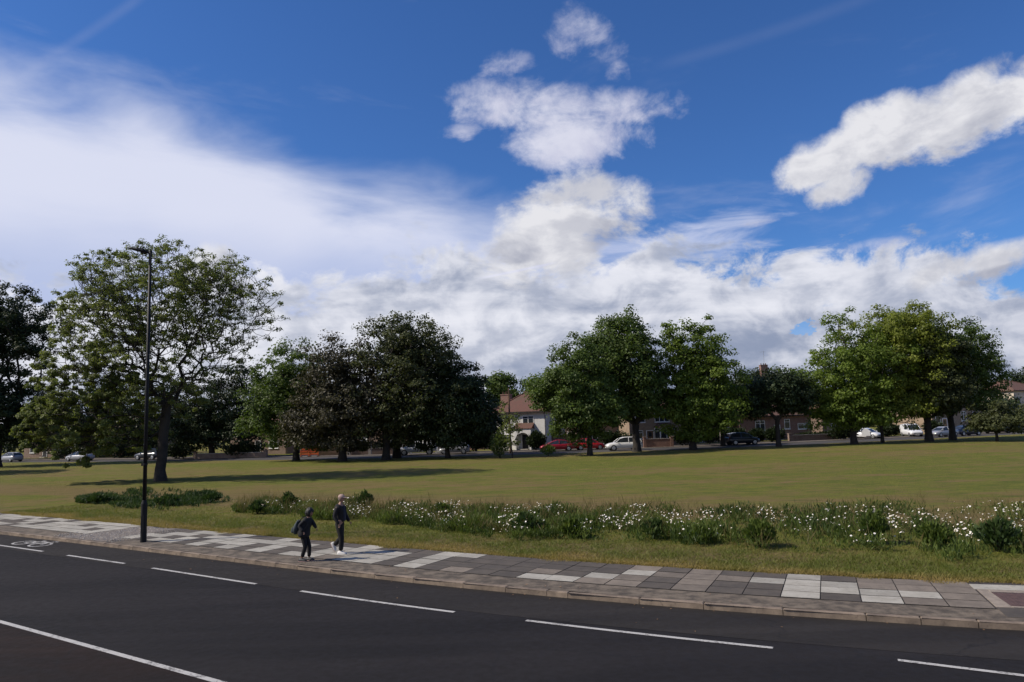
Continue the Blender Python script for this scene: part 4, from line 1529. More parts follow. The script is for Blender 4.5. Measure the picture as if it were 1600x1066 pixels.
# arched porch projecting at the door
pm = MB()
arc = [(.9 + 1.0 * math.cos(math.pi * k / 10), 1.55 + .85 * math.sin(math.pi * k / 10)) for k in range(11)]
outl = [(2.15, 0), (2.15, 2.95), (-.35, 2.95), (-.35, 0)]
vs = [(x, -.98, z) for x, z in [(1.9, 0)] + arc + [(-.1, 0)]]
n = len(vs)
outp = [(2.15, -.98, 0)] + [(2.15 - 2.5 * k / 10, -.98, 2.95) for k in range(11)] + [(-.35, -.98, 0)]
b2 = [(x, -.80, z) for x, _, z in vs]
o2 = [(x, -.80, z) for x, _, z in outp]
al = vs + outp + b2 + o2
fs = []
for k in range(n - 1):
    fs += [(k, k + 1, n + k + 1, n + k), (2 * n + k, 2 * n + k + 1, k + 1, k), (n + k, n + k + 1, 3 * n + k + 1, 3 * n + k)]
pm.add(al, fs)
pm.box(1.95, 2.15, -.8, -.002, 0, 2.95).box(-.35, -.15, -.8, -.002, 0, 2.95)
pm.build('porch_arch', 'render_white', wh)
MB().prism([(-1.1, 2.97), (0, 2.97), (0, 3.75)], 'x', -.5, 2.3).build('porch_roof', 'roof_red', wh)
# its lower right neighbour roof
hx2, _ = W(868, 690, 112)
house('brick_house', 'brick house with red roof just right of the white house', hx2 + 2.5, 114, D2R(-10), 10.5, 7, 4.9, 2.4, 'brick_brown', 'roof_red',
      [(-3.0, 3.3, 1.7, 1.2, 1), (2.4, 3.3, 1.7, 1.2, 1), (-3, .9, 2, 1.4, 1), (2.4, .9, 2, 1.4, 1)], [(0, .95, 2.1, 'wood_fence')])
# brick terrace behind the dark middle clump
for i, (px, Y, w, lab, wl, yaw) in enumerate([(640, 112, 9.5, 'brown brick house with a white arched doorway behind the twin trunk tree', 'brick_brown', -8),
                                              (560, 114, 9.5, 'brown brick house with white side window, behind the dull purple tree', 'brick_brown', -12),
                                              (715, 111, 8.0, 'shaded brick house behind the white picket fence', 'brick_red', -4)]):
    X, _z = W(px, 690, Y)
    h_ = house('brick_house', lab, X, Y, D2R(yaw), w, 8, 5.1, 2.4, wl, 'roof_brown',
               [(-2.9, .75, 1.8, 1.5, 1), (-2.9, 3.3, 1.7, 1.2, 1), (2.5, 3.3, 1.7, 1.2, 1)], [(.9, .95, 2.2, 'window_white')], [(w / 2 - .6, 4, .9, .6, 8.3)], [(2.9, .7, 2.3, 1.5, 1, wl)] if i != 1 else [])
    if i == 0:
        ar_ = MB()
        pts = [(.9 + 1.0 * math.cos(math.pi * k / 12), 1.9 + 1.0 * math.sin(math.pi * k / 12)) for k in range(13)]
        for p, q in zip(pts[:-1], pts[1:]):
            ar_.tube([(p[0], -.1, p[1]), (q[0], -.1, q[1])], .07, 5)
        ar_.box(-.17, -.03, -.17, -.03, .14, 1.9).box(1.83, 1.97, -.17, -.03, .14, 1.9)
        ar_.build('door_arch', 'window_white', h_)
# brick house with the white bay between the dome tree and the bright tree
X, _z = W(1035, 690, 105)
house('brick_house', 'yellow brown brick house with a white bay window above a red brick wall', X, 105.5, D2R(12), 9.5, 8, 5.0, 2.4, 'brick_yellow', 'roof_brown',
      [(-3.3, 1.0, 1.1, 1.2, 0), (.2, 3.3, 2.2, 1.2, 2), (-3.1, 3.3, 1.5, 1.2, 1), (3.6, 1.0, 1.0, 1.2, 0)], [(-1.7, .95, 2.1, 'wood_fence')], [(-4, 4, .9, .6, 8.2)], [(.5, .85, 3.0, 1.55, 1, 'brick_red')])
X, _z = W(950, 690, 108)
house('brick_house', 'dark brick house half hidden behind the white estate car', X, 109, D2R(6), 8, 8, 5.0, 2.2, 'brick_brown', 'roof_brown',
      [(2.2, 1.0, 1.4, 1.2, 1), (-2.2, 1.0, 1.6, 1.2, 1), (-2.2, 3.3, 1.6, 1.2, 1), (2.2, 3.3, 1.6, 1.2, 1)], [(0, .95, 2.1, 'plastic_black')])
# bungalow-like brick houses on the right
X, _z = W(1120, 690, 108)
house('brick_house', 'brick house with pale corner post left of the dark parked car', X, 111, D2R(16), 7.5, 8, 3.0, 2.2, 'brick_yellow', 'roof_brown',
      [(.2, .95, 1.3, 1.3, 1), (2.6, .95, 1.2, 1.2, 0)], [(-2.0, .9, 2.1, 'plastic_black')])
X, _z = W(1220, 690, 112)
hb = house('bungalow', 'long red brick bungalow with three white windows and low dark eaves', X, 113.5, D2R(18), 13.0, 8, 3.6, 1.9, 'brick_red', 'roof_brown',
           [(-2.9, 1.45, 1.7, 1.55, 1), (2.0, 1.6, 1.0, 1.5, 0), (5.1, 1.5, 2.3, .9, 1)], [(.1, .95, 2.2, 'wood_fence')])
# roof peak with chimney and antenna beyond
X, _z = W(1181, 600, 140)
house('red_roofed_house', 'lone red tiled roof peak rising among the garden trees', X, 140, D2R(10), 5.6, 6, 7.4, 3.2, 'brick_brown', 'roof_red', [(0, 4.4, 1.6, 1.2, 1)])
X, _z = W(1205, 590, 152)
rh = house('tall_house', 'far house whose brick chimney carries a television antenna', X, 152, D2R(5), 8, 7, 8.0, 2.6, 'brick_brown', 'roof_brown', [(0, 5, 1.6, 1.2, 1)], (), [(0, 3.4, 1.5, .9, 14.2)])
am = MB()
am.tube([(.2, 3.4, 14.2), (.2, 3.4, 17.4)], .04, 5)
for k in range(7):
    am.tube([(-.55 + .18 * k, 3.1, 17.1), (-.55 + .18 * k, 3.7, 17.1)], .018, 4)
am.tube([(-.7, 3.4, 17.1), (.7, 3.4, 17.1)], .025, 4)
am.build('antenna', 'alloy', rh)
X, _z = W(1335, 690, 118)
house('brick_house', 'shaded brick house behind the white car with its door open', X, 121, D2R(20), 9, 8, 4.6, 2.2, 'brick_brown', 'roof_brown', [(-2, .9, 1.6, 1.3, 1), (2, .9, 1.6, 1.3, 1)], [(0, .95, 2.1, 'plastic_black')])
X, _z = W(1510, 675, 122)
house('brick_house', 'brick house with two white windows above the dark hatchback', X, 124, D2R(22), 12, 8, 4.8, 2.2, 'brick_yellow', 'roof_brown',
      [(-1.6, 1.75, 1.05, 1.6, 0), (1.4, 1.85, 1.2, 1.6, 1), (4.2, 1.8, 1.2, 1.5, 1), (-4.7, 1.7, 1.1, 1.6, 0)], [(-3.2, .95, 2.3, 'wood_pale')])
X, _z = W(1612, 650, 136)
house('cream_house', 'cream rendered two storey house cut by the right edge of the view', X, 136, D2R(24), 9, 8, 6.8, 2.2, 'render_cream', 'roof_brown',
      [(-3.2, 4.4, .9, 1.3, 0), (-.6, 4.4, 1.6, 1.3, 1), (-2.6, 1.1, 1.6, 1.4, 1), (2, 4.4, 1.6, 1.3, 1)], [(0.4, .95, 2.1, 'plastic_black')])
# dark terrace at the far left behind the trees
for px, lab in ((60, 'dim brick house hidden behind the far left trees'), (190, 'dim brick house seen under the drooping green boughs'), (400, 'dim brown house behind the orange barrier')):
    X, _z = W(px, 700, 134 if px < 300 else 118)
    house('brick_house', lab, X, 136 if px < 300 else 119, D2R(-20), 11, 8, 5.0, 2.4, 'brick_brown', 'roof_brown', [(-3, .9, 1.8, 1.3, 1), (3, .9, 1.8, 1.3, 1)], [(0, .95, 2.1, 'plastic_black')])

# ------------------------------------------------------------------ garden walls, fences, hedges


def span(name, label, cat, px0, px1, Y, build, parts_z=ZG, yaw=0.0):
    (x0, _), (x1, _) = W(px0, 700, Y), W(px1, 700, Y)
    root = empty(name, ((x0 + x1) / 2, Y, parts_z), yaw, label, cat)
    build(root, (x1 - x0))
    return root


def brick_wall(h, material, cap='stone_cap', pier=True):
    def f(root, L):
        MB().box(-L / 2, L / 2, -.11, .11, 0, h).build('wall', material, root)
        MB().box(-L / 2 - .02, L / 2 + .02, -.15, .15, h + .002, h + .07).build('coping', cap, root)
        if pier:
            for s in (-1, 1):
                p = MB().box(s * L / 2 - .2, s * L / 2 + .2, -.20, .20, 0, h + .25)
                p.box(s * L / 2 - .25, s * L / 2 + .25, -.25, .25, h + .252, h + .33)
                p.build('pier', material, root)
    return f


def pickets(h, material, gap=.28, w=.14, post='', rails=2):
    def f(root, L):
        n = max(2, int(L / gap))
        for k in range(n + 1):
            x = -L / 2 + L * k / n
            MB().add([(x - w / 2, -.03, .08), (x + w / 2, -.03, .08), (x + w / 2, -.03, h - .1), (x, -.03, h), (x - w / 2, -.03, h - .1),
                      (x - w / 2, 0, .08), (x + w / 2, 0, .08), (x + w / 2, 0, h - .1), (x, 0, h), (x - w / 2, 0, h - .1)],
                     [(0, 1, 2, 3, 4), (9, 8, 7, 6, 5), (0, 5, 6, 1), (1, 6, 7, 2), (2, 7, 8, 3), (3, 8, 9, 4), (4, 9, 5, 0)]).build('picket', material, root)
        for k in range(rails):
            z = h * (.22 + .56 * k / max(1, rails - 1))
            MB().box(-L / 2, L / 2, .002, .05, z, z + .09).build('rail', material, root)
        for s in (-1, 1):
            MB().box(s * L / 2 - .07, s * L / 2 + .07, .052, .18, 0, h + .1).build('post', material, root)
    return f


def barrier(root, L):
    for s in (-1, 1):
        MB().box(s * L / 2 - .06, s * L / 2 + .06, -.04, .04, .1, 1.25).build('post', 'orange_plastic', root)
        MB().box(s * L / 2 - .12, s * L / 2 + .12, -.35, .35, 0, .098).build('foot', 'rubber', root)
    for z in (.28, .62, .96):
        MB().box(-L / 2 + .06, L / 2 - .06, -.03, .03, z, z + .2).build('rail', 'orange_plastic', root)
    for k in range(1, 6):
        x = -L / 2 + L * k / 6
        MB().box(x - .03, x + .03, -.02, .02, .30, 1.15).build('bar', 'orange_plastic', root)


span('safety_barrier', 'bright orange plastic barrier section left of the brown board fence', 'barrier', 470, 482.5, 102, barrier)
span('safety_barrier', 'second orange plastic barrier section, touching the brown board fence', 'barrier', 484.5, 497, 102.2, barrier)
span('board_fence', 'brown vertical board fence right of the orange barriers', 'fence', 499, 532, 103, pickets(1.45, 'wood_fence', .17, .15))
span('picket_fence', 'white picket fence beside the low grey hatchback', 'fence', 681, 699, 101, pickets(1.25, 'window_white', .24, .12))
span('picket_fence', 'narrow white picket gate section left of the pickup', 'fence', 629, 642, 101.5, pickets(1.2, 'window_white', .3, .1))
span('close_board_fence', 'tall brown close board fence between the two red cars', 'fence', 892, 905, 103, pickets(1.9, 'wood_pale', .16, .15))
span('close_board_fence', 'dark tall board fence behind the first red car', 'fence', 860, 890, 104.5, pickets(1.9, 'wood_fence', .17, .16))
span('garden_wall', 'red brick garden wall under the white bay window', 'wall', 1008, 1050, 98.8, brick_wall(1.1, 'brick_red'))
span('garden_wall', 'low brown garden wall along the long bungalow', 'wall', 1232, 1310, 107, brick_wall(.8, 'brick_brown'), yaw=D2R(10))
span('garden_wall', 'low brown brick wall behind the pickup truck', 'wall', 548, 622, 103, brick_wall(.85, 'brick_brown'))
span('garden_wall', 'brick wall left of the orange barriers', 'wall', 300, 420, 106, brick_wall(.7, 'brick_brown'), yaw=D2R(-10))
for k, (px, Y, lab) in enumerate([(545, 102, 'pale gate post right of the brown board fence'), (578, 102, 'pale capped gate post left of the twin trunks'), (1129, 101, 'pale stone post by the brick house corner')]):
    X, _z = W(px, 700, Y)
    r_ = empty('gate_post', (X, Y, ZG), 0, lab, 'post')
    MB().box(-.2, .2, -.2, .2, 0, 1.7).build('shaft', 'stone_cap', r_)
    MB().box(-.26, .26, -.26, .26, 1.702, 1.82).build('cap', 'stone_cap', r_)

for (px, Y, w, h, lab) in [(561, 104, 3.0, 1.7, 'dark clipped hedge between the pale gate posts'), (592, 104, 2.2, 1.5, 'dark rounded hedge left of the twin trunks'),
                           (735, 100, 4.5, 2.6, 'dark tall hedge left of the light green shrub'), (1212, 104, 2.8, 1.9, 'rounded dark bush under the bungalow windows'),
                           (1262, 108, 4.5, 1.0, 'dark low hedge along the bungalow'), (1300, 108, 5.0, 1.2, 'dark hedge at the right end of the bungalow'),
                           (1395, 114, 4.0, 1.9, 'dark green hedge left of the white van'), (1385, 112, 2.0, 1.6, 'small leafy hedge plant right of the open door car'),
                           (1150, 104, 3.2, 2.2, 'dark shrub behind the dark parked car'), (1590, 118, 6.0, 1.8, 'dark hedge at the right edge of the street'),
                           (838, 101, 2.5, 2.4, 'grey green bushy shrub right of the white house porch'), (1072, 101, 4.2, 2.6, 'dark shrub added to fill the shade left of the bright clumpy tree trunk'), (1110, 103, 4.0, 2.8, 'dark shrub added to fill the shade right of the bright clumpy tree trunk'),  # last two are added, dark foliage standing in for shade under the crowns
                           (1322, 106, 4.2, 2.4, 'dark shrub added to fill the shade left of the white car with open door'), (1462, 113, 3.0, 2.2, 'dark shrub added to fill the shade between the small white van and the stout trunk'),  # both added as dark fill for the gloom at garden level
                           (962, 104, 5.0, 2.2, 'dark hedge added to fill the shade behind the roof of the white estate car'), (1186, 108, 3.0, 1.8, 'dark shrub added to fill the shade above the bonnet of the dark parked car'),  # two more added fillers, shade of the house row as dark leaves
                           (280, 110, 5, 2.2, 'dark hedge just right of the big trunk'),
                           (380, 106, 6, 2.0, 'dark hedge left of the orange barriers'), (110, 124, 7, 2.2, 'dark hedge behind the silver saloon'), (190, 120, 6, 2.3, 'dark hedge left of the big trunk')]:
    X, _z = W(px, 700, Y)
    bush('hedge', lab, 'hedge', px, 0, w, h, 'leaf_dark', n=1500, ls=.34, depth=1.6, stems=5, upright=.1, loc=(X, Y), shape=.92)

# telegraph pole
X, _z = W(797, 690, 92)
tp = empty('telegraph_pole', (X, 93.5, ZG), 0, 'slim brown telegraph pole in front of the white house', 'pole')
MB().tube([(0, 0, -.1), (0, 0, 8.2)], [.13, .09], 8).build('shaft', 'wood_fence', tp)
MB().box(-.35, .35, -.05, .05, 7.7, 7.8).box(-.05, .05, -.14, -.09, 1.8, 2.1).build('crossarm', 'wood_fence', tp)

# ------------------------------------------------------------------ cars
PROFILES = {
    # stations: x, z_bottom, z_belt(hood/boot), half width ; greenhouse: x, z roof ; all in metres, nose at +x
    'hatch': dict(L=4.0, W=1.75, body=[(-2.0, .45, .80, .70), (-1.93, .30, .98, .82), (-1.6, .24, 1.0, .87), (-.8, .22, .98, .88), (.5, .22, .95, .88), (1.0, .22, .93, .87), (1.6, .24, .80, .84), (1.9, .30, .66, .74), (2.0, .42, .56, .60)],
                  gh=[(-1.88, 1.0, .70), (-1.55, 1.38, .62), (-.9, 1.49, .62), (-.1, 1.49, .62), (.45, 1.36, .62), (1.12, .94, .70)], wheels=(-1.25, 1.3), r=.31),
    'saloon': dict(L=4.6, W=1.8, body=[(-2.3, .45, .78, .66), (-2.2, .30, .96, .80), (-1.7, .24, 1.0, .87), (-.8, .22, .96, .89), (.6, .22, .93, .89), (1.2, .22, .90, .88), (1.9, .24, .78, .84), (2.2, .30, .64, .74), (2.3, .42, .55, .58)],
                   gh=[(-1.75, 1.0, .68), (-1.15, 1.34, .60), (-.5, 1.43, .60), (.1, 1.42, .60), (.6, 1.28, .62), (1.25, .92, .70)], wheels=(-1.4, 1.42), r=.32),
    'suv': dict(L=4.5, W=1.85, body=[(-2.25, .5, .9, .74), (-2.17, .38, 1.06, .86), (-1.7, .30, 1.08, .91), (-.8, .28, 1.06, .92), (.6, .28, 1.04, .92), (1.1, .28, 1.02, .91), (1.8, .30, .92, .88), (2.15, .36, .78, .80), (2.25, .48, .66, .66)],
                gh=[(-2.1, 1.08, .74), (-1.85, 1.50, .66), (-1.0, 1.64, .66), (.0, 1.64, .66), (.55, 1.50, .66), (1.15, 1.03, .74)], wheels=(-1.38, 1.4), r=.36),
    'van': dict(L=4.4, W=1.8, body=[(-2.2, .45, 1.0, .80), (-2.15, .30, 1.12, .88), (-1.6, .26, 1.12, .90), (-.8, .25, 1.10, .90), (.6, .25, 1.06, .90), (1.1, .25, 1.02, .90), (1.75, .27, .90, .87), (2.1, .34, .76, .80), (2.2, .45, .62, .66)],
                gh=[(-2.12, 1.12, .82), (-2.05, 1.78, .76), (-1.2, 1.86, .76), (.1, 1.86, .76), (.55, 1.70, .74), (1.35, 1.02, .78)], wheels=(-1.35, 1.4), r=.32),
    'pickup': dict(L=5.2, W=1.85, body=[(-2.6, .6, .95, .84), (-2.55, .45, 1.08, .90), (-1.9, .40, 1.10, .92), (-.8, .38, 1.10, .92), (.6, .36, 1.08, .92), (1.2, .36, 1.06, .91), (2.1, .38, 1.00, .88), (2.5, .44, .86, .80), (2.6, .55, .74, .66)],
                   gh=[(-.75, 1.10, .76), (-.6, 1.62, .68), (-.1, 1.74, .68), (.5, 1.74, .68), (.9, 1.60, .68), (1.45, 1.07, .76)], wheels=(-1.6, 1.65), r=.38),
}


def car(kind, paint, label, x, y, yaw, name='parked_car', cat='car', open_door=False, solid_rear=False):
    p = PROFILES[kind]
    root = empty(name, (x, y, ZG + .006), yaw, label, cat, 'vehicles parked across the green')
    mb = MB()
    secs = []
    for (bx, zb, zt, hw) in p['body']:
        zm = zb + (zt - zb) * .55
        secs.append([(bx, -hw * .90, zb), (bx, -hw, zb + .12), (bx, -hw * 1.0, zm), (bx, -hw * .95, zt - .05), (bx, -hw * .80, zt), (bx, 0, zt + .03),
                     (bx, hw * .80, zt), (bx, hw * .95, zt - .05), (bx, hw * 1.0, zm), (bx, hw, zb + .12), (bx, hw * .90, zb)])
    m_ = len(secs[0])
    vs = [v for s_ in secs for v in s_]
    fs = []
    for i in range(len(secs) - 1):
        for k in range(m_):
            k2 = (k + 1) % m_
            fs.append((i * m_ + k, (i + 1) * m_ + k, (i + 1) * m_ + k2, i * m_ + k2))
    fs.append(tuple(range(m_)))
    fs.append(tuple((len(secs) - 1) * m_ + k for k in range(m_))[::-1])
    mb.add(vs, fs)
    body = mb.build('body', paint, root, smooth=True)
    mb = MB()
    # roof shell and glass: greenhouse loft
    g = p['gh']
    vs, fs = [], []
    for i, (gx, gz, hw) in enumerate(g):
        zb = np.interp(gx, [b[0] for b in p['body']], [b[2] for b in p['body']]) - .03
        wb = np.interp(gx, [b[0] for b in p['body']], [b[3] for b in p['body']]) * .93
        gz2 = max(gz, zb + .02)
        vs += [(gx, -wb, zb), (gx, -hw, gz2 - .06 if gz2 > zb + .1 else gz2), (gx, -hw * .85, gz2), (gx, hw * .85, gz2), (gx, hw, gz2 - .06 if gz2 > zb + .1 else gz2), (gx, wb, zb)]
    for i in range(len(g) - 1):
        for k in range(5):
            fs.append((i * 6 + k, (i + 1) * 6 + k, (i + 1) * 6 + k + 1, i * 6 + k + 1))
    mb.add(vs, fs)
    mb.build('windows', 'glass_dark', root)
    rf = MB()
    i0, i1 = 1, len(g) - 2
    up = []
    for i in range(i0, i1 + 1):
        gx, gz, hw = g[i]
        up += [(gx, -hw * .98, gz - .035), (gx, -hw * .85, gz + .02), (gx, hw * .85, gz + .02), (gx, hw * .98, gz - .035)]
    n = i1 - i0 + 1
    rf.add(up, [(i * 4 + k, (i + 1) * 4 + k, (i + 1) * 4 + k + 1, i * 4 + k + 1) for i in range(n - 1) for k in range(3)])
    for s in (-1, 1):
        pil = [g[0], g[i0]], [g[i1], g[-1]], [(g[2][0] * .5 + g[3][0] * .5, g[2][1], g[2][2]), None]
        for a, b in pil[:2]:
            zb = lambda q: np.interp(q[0], [c[0] for c in p['body']], [c[2] for c in p['body']])
            lowp, hip_ = (a, b) if a[1] < b[1] else (b, a)
            rf.tube([(lowp[0], s * (lowp[2] + .06), zb(lowp)), (hip_[0], s * hip_[2] * 1.0, hip_[1] - .03)], .045, 5)
        q = pil[2][0]
        wq = np.interp(q[0], [c[0] for c in p['body']], [c[3] for c in p['body']]) * .94
        rf.tube([(q[0], s * wq, 1.0), (q[0], s * q[2] * 1.0, q[1] - .04)], .045, 5)
        if solid_rear:
            a, b = g[0], (q[0], q[1], q[2])
            zz_ = 1.06
            rf.add([(a[0] + .05, s * (wq + .01), zz_), (q[0], s * (wq + .01), zz_), (q[0], s * (q[2] + .02), q[1] - .05), (g[1][0], s * (g[1][2] + .02), g[1][1] - .05)], [(0, 1, 2, 3)])
    rf.build('roof', paint, root, smooth=False)
    for wx in p['wheels']:
        for s in (-1, 1):
            r = p['r']
            yw = s * (p['W'] / 2 - .10)
            w_ = MB().tube([(wx, yw - .10, r), (wx, yw + .10, r)], r, 16).build('wheel', 'rubber', root)
            rim = MB().tube([(wx, yw + s * .101, r), (wx, yw + s * .115, r)], [r * .66, r * .58], 12)
            rim.build('rim', 'alloy', w_)
            MB().tube([(wx, yw + s * .005, r + .02), (wx, yw - s * .12, r + .02)], r + .07, 14).build('wheel_arch', 'plastic_black', root)
    hx_, hz_, hw_ = p['body'][-2][0], (p['body'][-2][1] + p['body'][-2][2]) / 2 + .08, p['body'][-2][3]
    for s in (-1, 1):
        MB().box(hx_ - .08, hx_ + .045, s * (hw_ - .30) - .13, s * (hw_ - .30) + .13, hz_ - .06, hz_ + .07).build('headlight', 'light_lens', root, bevel=.02)
        bx_, bw_ = p['body'][1][0], p['body'][1][3]
        MB().box(bx_ - .05, bx_ + .12, s * (bw_ - .16) - .10, s * (bw_ - .16) + .10, .70, .92).build('tail_light', 'tail_red', root, bevel=.02)
        gx = g[-1][0] - .15
        MB().box(gx - .07, gx + .05, s * (p['W'] / 2 + .06) - .09, s * (p['W'] / 2 + .06) + .09, g[-1][1] + .02, g[-1][1] + .15).build('wing_mirror', paint, root, bevel=.02)
    fx = p['body'][-1][0]
    MB().box(fx - .12, fx + .02, -.45, .45, p['body'][-1][1] + .02, p['body'][-1][1] + .12).build('grille', 'plastic_black', root)
    MB().box(fx + .003, fx + .03, -.26, .26, p['body'][-1][1] - .10, p['body'][-1][1] + .01).build('number_plate', 'plate_white', root)
    if kind == 'pickup':
        MB().box(-2.5, -.85, -.78, .78, 1.10, 1.145).build('load_bed', 'plastic_black', root)
    if open_door:
        d_ = MB().add([(0, 0, .42), (-.98, -.55, .42), (-1.0, -.56, 1.0), (-.7, -.40, 1.42), (-.3, -.17, 1.42), (0, 0, 1.0),
                       (0.03, -.05, .42), (-.95, -.60, .42), (-.97, -.61, 1.0), (-.67, -.45, 1.42), (-.27, -.22, 1.42), (.03, -.05, 1.0)],
                      [(0, 1, 2, 3, 4, 5), (11, 10, 9, 8, 7, 6)] + [(i, (i + 1) % 6, 6 + (i + 1) % 6, 6 + i) for i in range(6)])
        d_.build('open_door', paint, root, loc=(1.0, -p['W'] / 2 - .03, 0))
    return root


def car_at(kind, paint, label, px, Y, yaw, **kw):
    X, _z = W(px, 705, Y)
    return car(kind, paint, label, X, Y, D2R(yaw), **kw)


car_at('hatch', 'paint_silver', 'dark silver car nose at the far left under black trees', 17, 118.5, 156)
car_at('saloon', 'paint_silver', 'silver saloon parked under the drooping green boughs', 125, 113, 158)
car_at('suv', 'paint_dark', 'dark car half hidden behind the street lamp pole', 234, 109, 160)
car_at('pickup', 'paint_white', 'white pickup truck in front of the brown brick house', 652, 97.5, 185, name='pickup_truck', cat='pickup')
car_at('hatch', 'paint_silver', 'grey hatchback right of the white picket fence', 710, 97, 182)
car_at('saloon', 'paint_crimson', 'dark red saloon nearer the white house', 871, 96.5, 183)
car_at('hatch', 'paint_red', 'bright red hatchback between board fence and white estate car', 921, 97.5, 4)
car_at('suv', 'paint_white', 'white car with dark roof line beside the stout trunk', 975, 92.5, 182)
car_at('suv', 'paint_dark', 'dark car with bright alloy wheel in front of the bungalow', 1160, 98.5, 12)
car_at('hatch', 'paint_white', 'white car with its front door standing open', 1357, 108, -55, open_door=True)
car_at('van', 'paint_white', 'small white van facing the green, dark windscreen', 1427, 111, -98, name='parked_van', cat='van', solid_rear=True)
car_at('saloon', 'paint_silver', 'silver bonneted car between the two stout trunks', 1476, 106, 200)
car_at('saloon', 'paint_navy', 'long dark blue saloon right of the stout trunks', 1512, 107.5, 18)
car_at('hatch', 'paint_dark', 'black hatchback right of the dark blue saloon', 1562, 113, 22)
car_at('hatch', 'paint_dark', 'black car at the right edge behind the small feathery tree', 1590, 117, 22)

# ------------------------------------------------------------------ street lamp
lb = G(224, 847, ZP)
ltop = W(239, 392, lb.y)
lampH = ltop[1] - ZP
lp = empty('street_lamp', (lb.x, lb.y, ZP), 0, 'tall black street lamp post with flat head on the footway', 'street lamp')
MB().tube([(0, 0, 0), (0, 0, 1.35), (0, 0, 1.48)], [.105, .105, .072], 16).build('base', 'pole_black', lp, smooth=False)
MB().tube([(0, 0, 1.48), (0, 0, lampH * .5), (0, 0, lampH)], [.070, .062, .052], 14).build('pole', 'pole_black', lp, smooth=True)
MB().box(-.05, .05, -.112, -.098, .35, .95).build('access_door', 'pole_black', lp)
MB().tube([(0, 0, 2.72), (0, 0, 2.80)], .085, 14).box(-.13, -.07, -.04, .04, 2.70, 2.82).build('bracket_band', 'pole_black', lp)
hd = Vector((-.62, -.06, .13))
arm = MB().tube([(0, 0, lampH - .10), (-.10, -.01, lampH - .07), (-.22, -.02, lampH - .04)], [.045, .035, .03], 8)
arm.tube([(0, 0, lampH - .02), (0, 0, lampH + .02)], [.056, .04], 12)
arm.build('arm', 'pole_black', lp)
hm = MB()
secs = [(-.10, .07, .055), (-.24, .13, .085), (-.44, .18, .075), (-.64, .17, .055), (-.82, .10, .025)]
vs, fs = [], []
for (a, hw, hh) in secs:
    z = lampH - .06 + (-a) * .22
    vs += [(a, -hw, z), (a, -hw * .7, z + hh), (a, hw * .7, z + hh), (a, hw, z), (a, hw * .8, z - hh * .6), (a, -hw * .8, z - hh * .6)]
for i in range(len(secs) - 1):
    for k in range(6):
        fs.append((i * 6 + k, i * 6 + (k + 1) % 6, (i + 1) * 6 + (k + 1) % 6, (i + 1) * 6 + k))
fs += [tuple(range(6))[::-1], tuple(24 + k for k in range(6))]
hm.add(vs, fs)
hm.box(-.34, -.16, -.07, .07, lampH - .10, lampH - .035)
lan = hm.build('lantern', 'pole_black', lp)
MB().add([(-.36, -.08, lampH - .06 + .36 * .22 - .034), (-.66, -.06, lampH - .06 + .66 * .22 - .020), (-.66, .06, lampH - .06 + .66 * .22 - .020), (-.36, .08, lampH - .06 + .36 * .22 - .034)],
         [(0, 1, 2, 3)]).build('lens', 'lamp_glass', lan)

# ------------------------------------------------------------------ people
mat('skin', (0.30, 0.165, 0.115), 0.55, 0.15, 9)
mat('hair_black', (0.006, 0.005, 0.005), 0.6)
mat('hair_grey', (0.16, 0.13, 0.11), 0.7)
mat('jacket_black', (0.006, 0.006, 0.008), 0.85, 0.4, 8, 0.4, 30)
mat('shirt_blue', (0.016, 0.020, 0.036), 0.85)
mat('trousers_black', (0.006, 0.0055, 0.006), 0.9, 0.3, 8, 0.4, 30)
mat('coat_dark', (0.007, 0.008, 0.011), 0.85, 0.4, 8, 0.4, 30)
mat('shoe_white', (0.58, 0.57, 0.55), 0.6)
mat('shoe_dark', (0.02, 0.02, 0.022), 0.6)
mat('sole_pink', (0.42, 0.28, 0.26), 0.7)
mat('cap_beige', (0.40, 0.28, 0.235), 0.85, 0.15, 20)
mat('bag_teal', (0.045, 0.062, 0.068), 0.8, 0.3, 12)
mat('glove_black', (0.012, 0.012, 0.013), 0.8)


def skin_bm(joints, edges, root_i=0, sub=2):
    """joints: list of (x,y,z,r) ; grows one continuous skin, returns an evaluated mesh"""
    me = bpy.data.meshes.new('tmp')
    me.from_pydata([j[:3] for j in joints], edges, [])
    o = bpy.data.objects.new('tmp', me)
    COL.objects.link(o)
    md = o.modifiers.new('skin', 'SKIN')
    md.use_smooth_shade = True
    for i, j in enumerate(joints):
        r = j[3] if hasattr(j[3], '__len__') else (j[3], j[3])
        me.skin_vertices[0].data[i].radius = r
        me.skin_vertices[0].data[i].use_root = (i == root_i)
    sb_ = o.modifiers.new('sub', 'SUBSURF')
    sb_.levels = sub
    dg = bpy.context.evaluated_depsgraph_get()
    dg.update()
    out_ = bpy.data.meshes.new_from_object(o.evaluated_get(dg))
    bpy.data.objects.remove(o)
    bpy.data.meshes.remove(me)
    return out_


def join_meshes(name, lst, material, parent, smooth=True):
    bm = bmesh.new()
    for me in lst:
        bm.from_mesh(me)
    me = bpy.data.meshes.new(name)
    bm.to_mesh(me)
    bm.free()
    me.materials.clear()
    if smooth:
        me.shade_smooth()
    return link_mesh(name, me, material, parent)


def chain(pts):
    return skin_bm(pts, [(i, i + 1) for i in range(len(pts) - 1)], 0, 1)


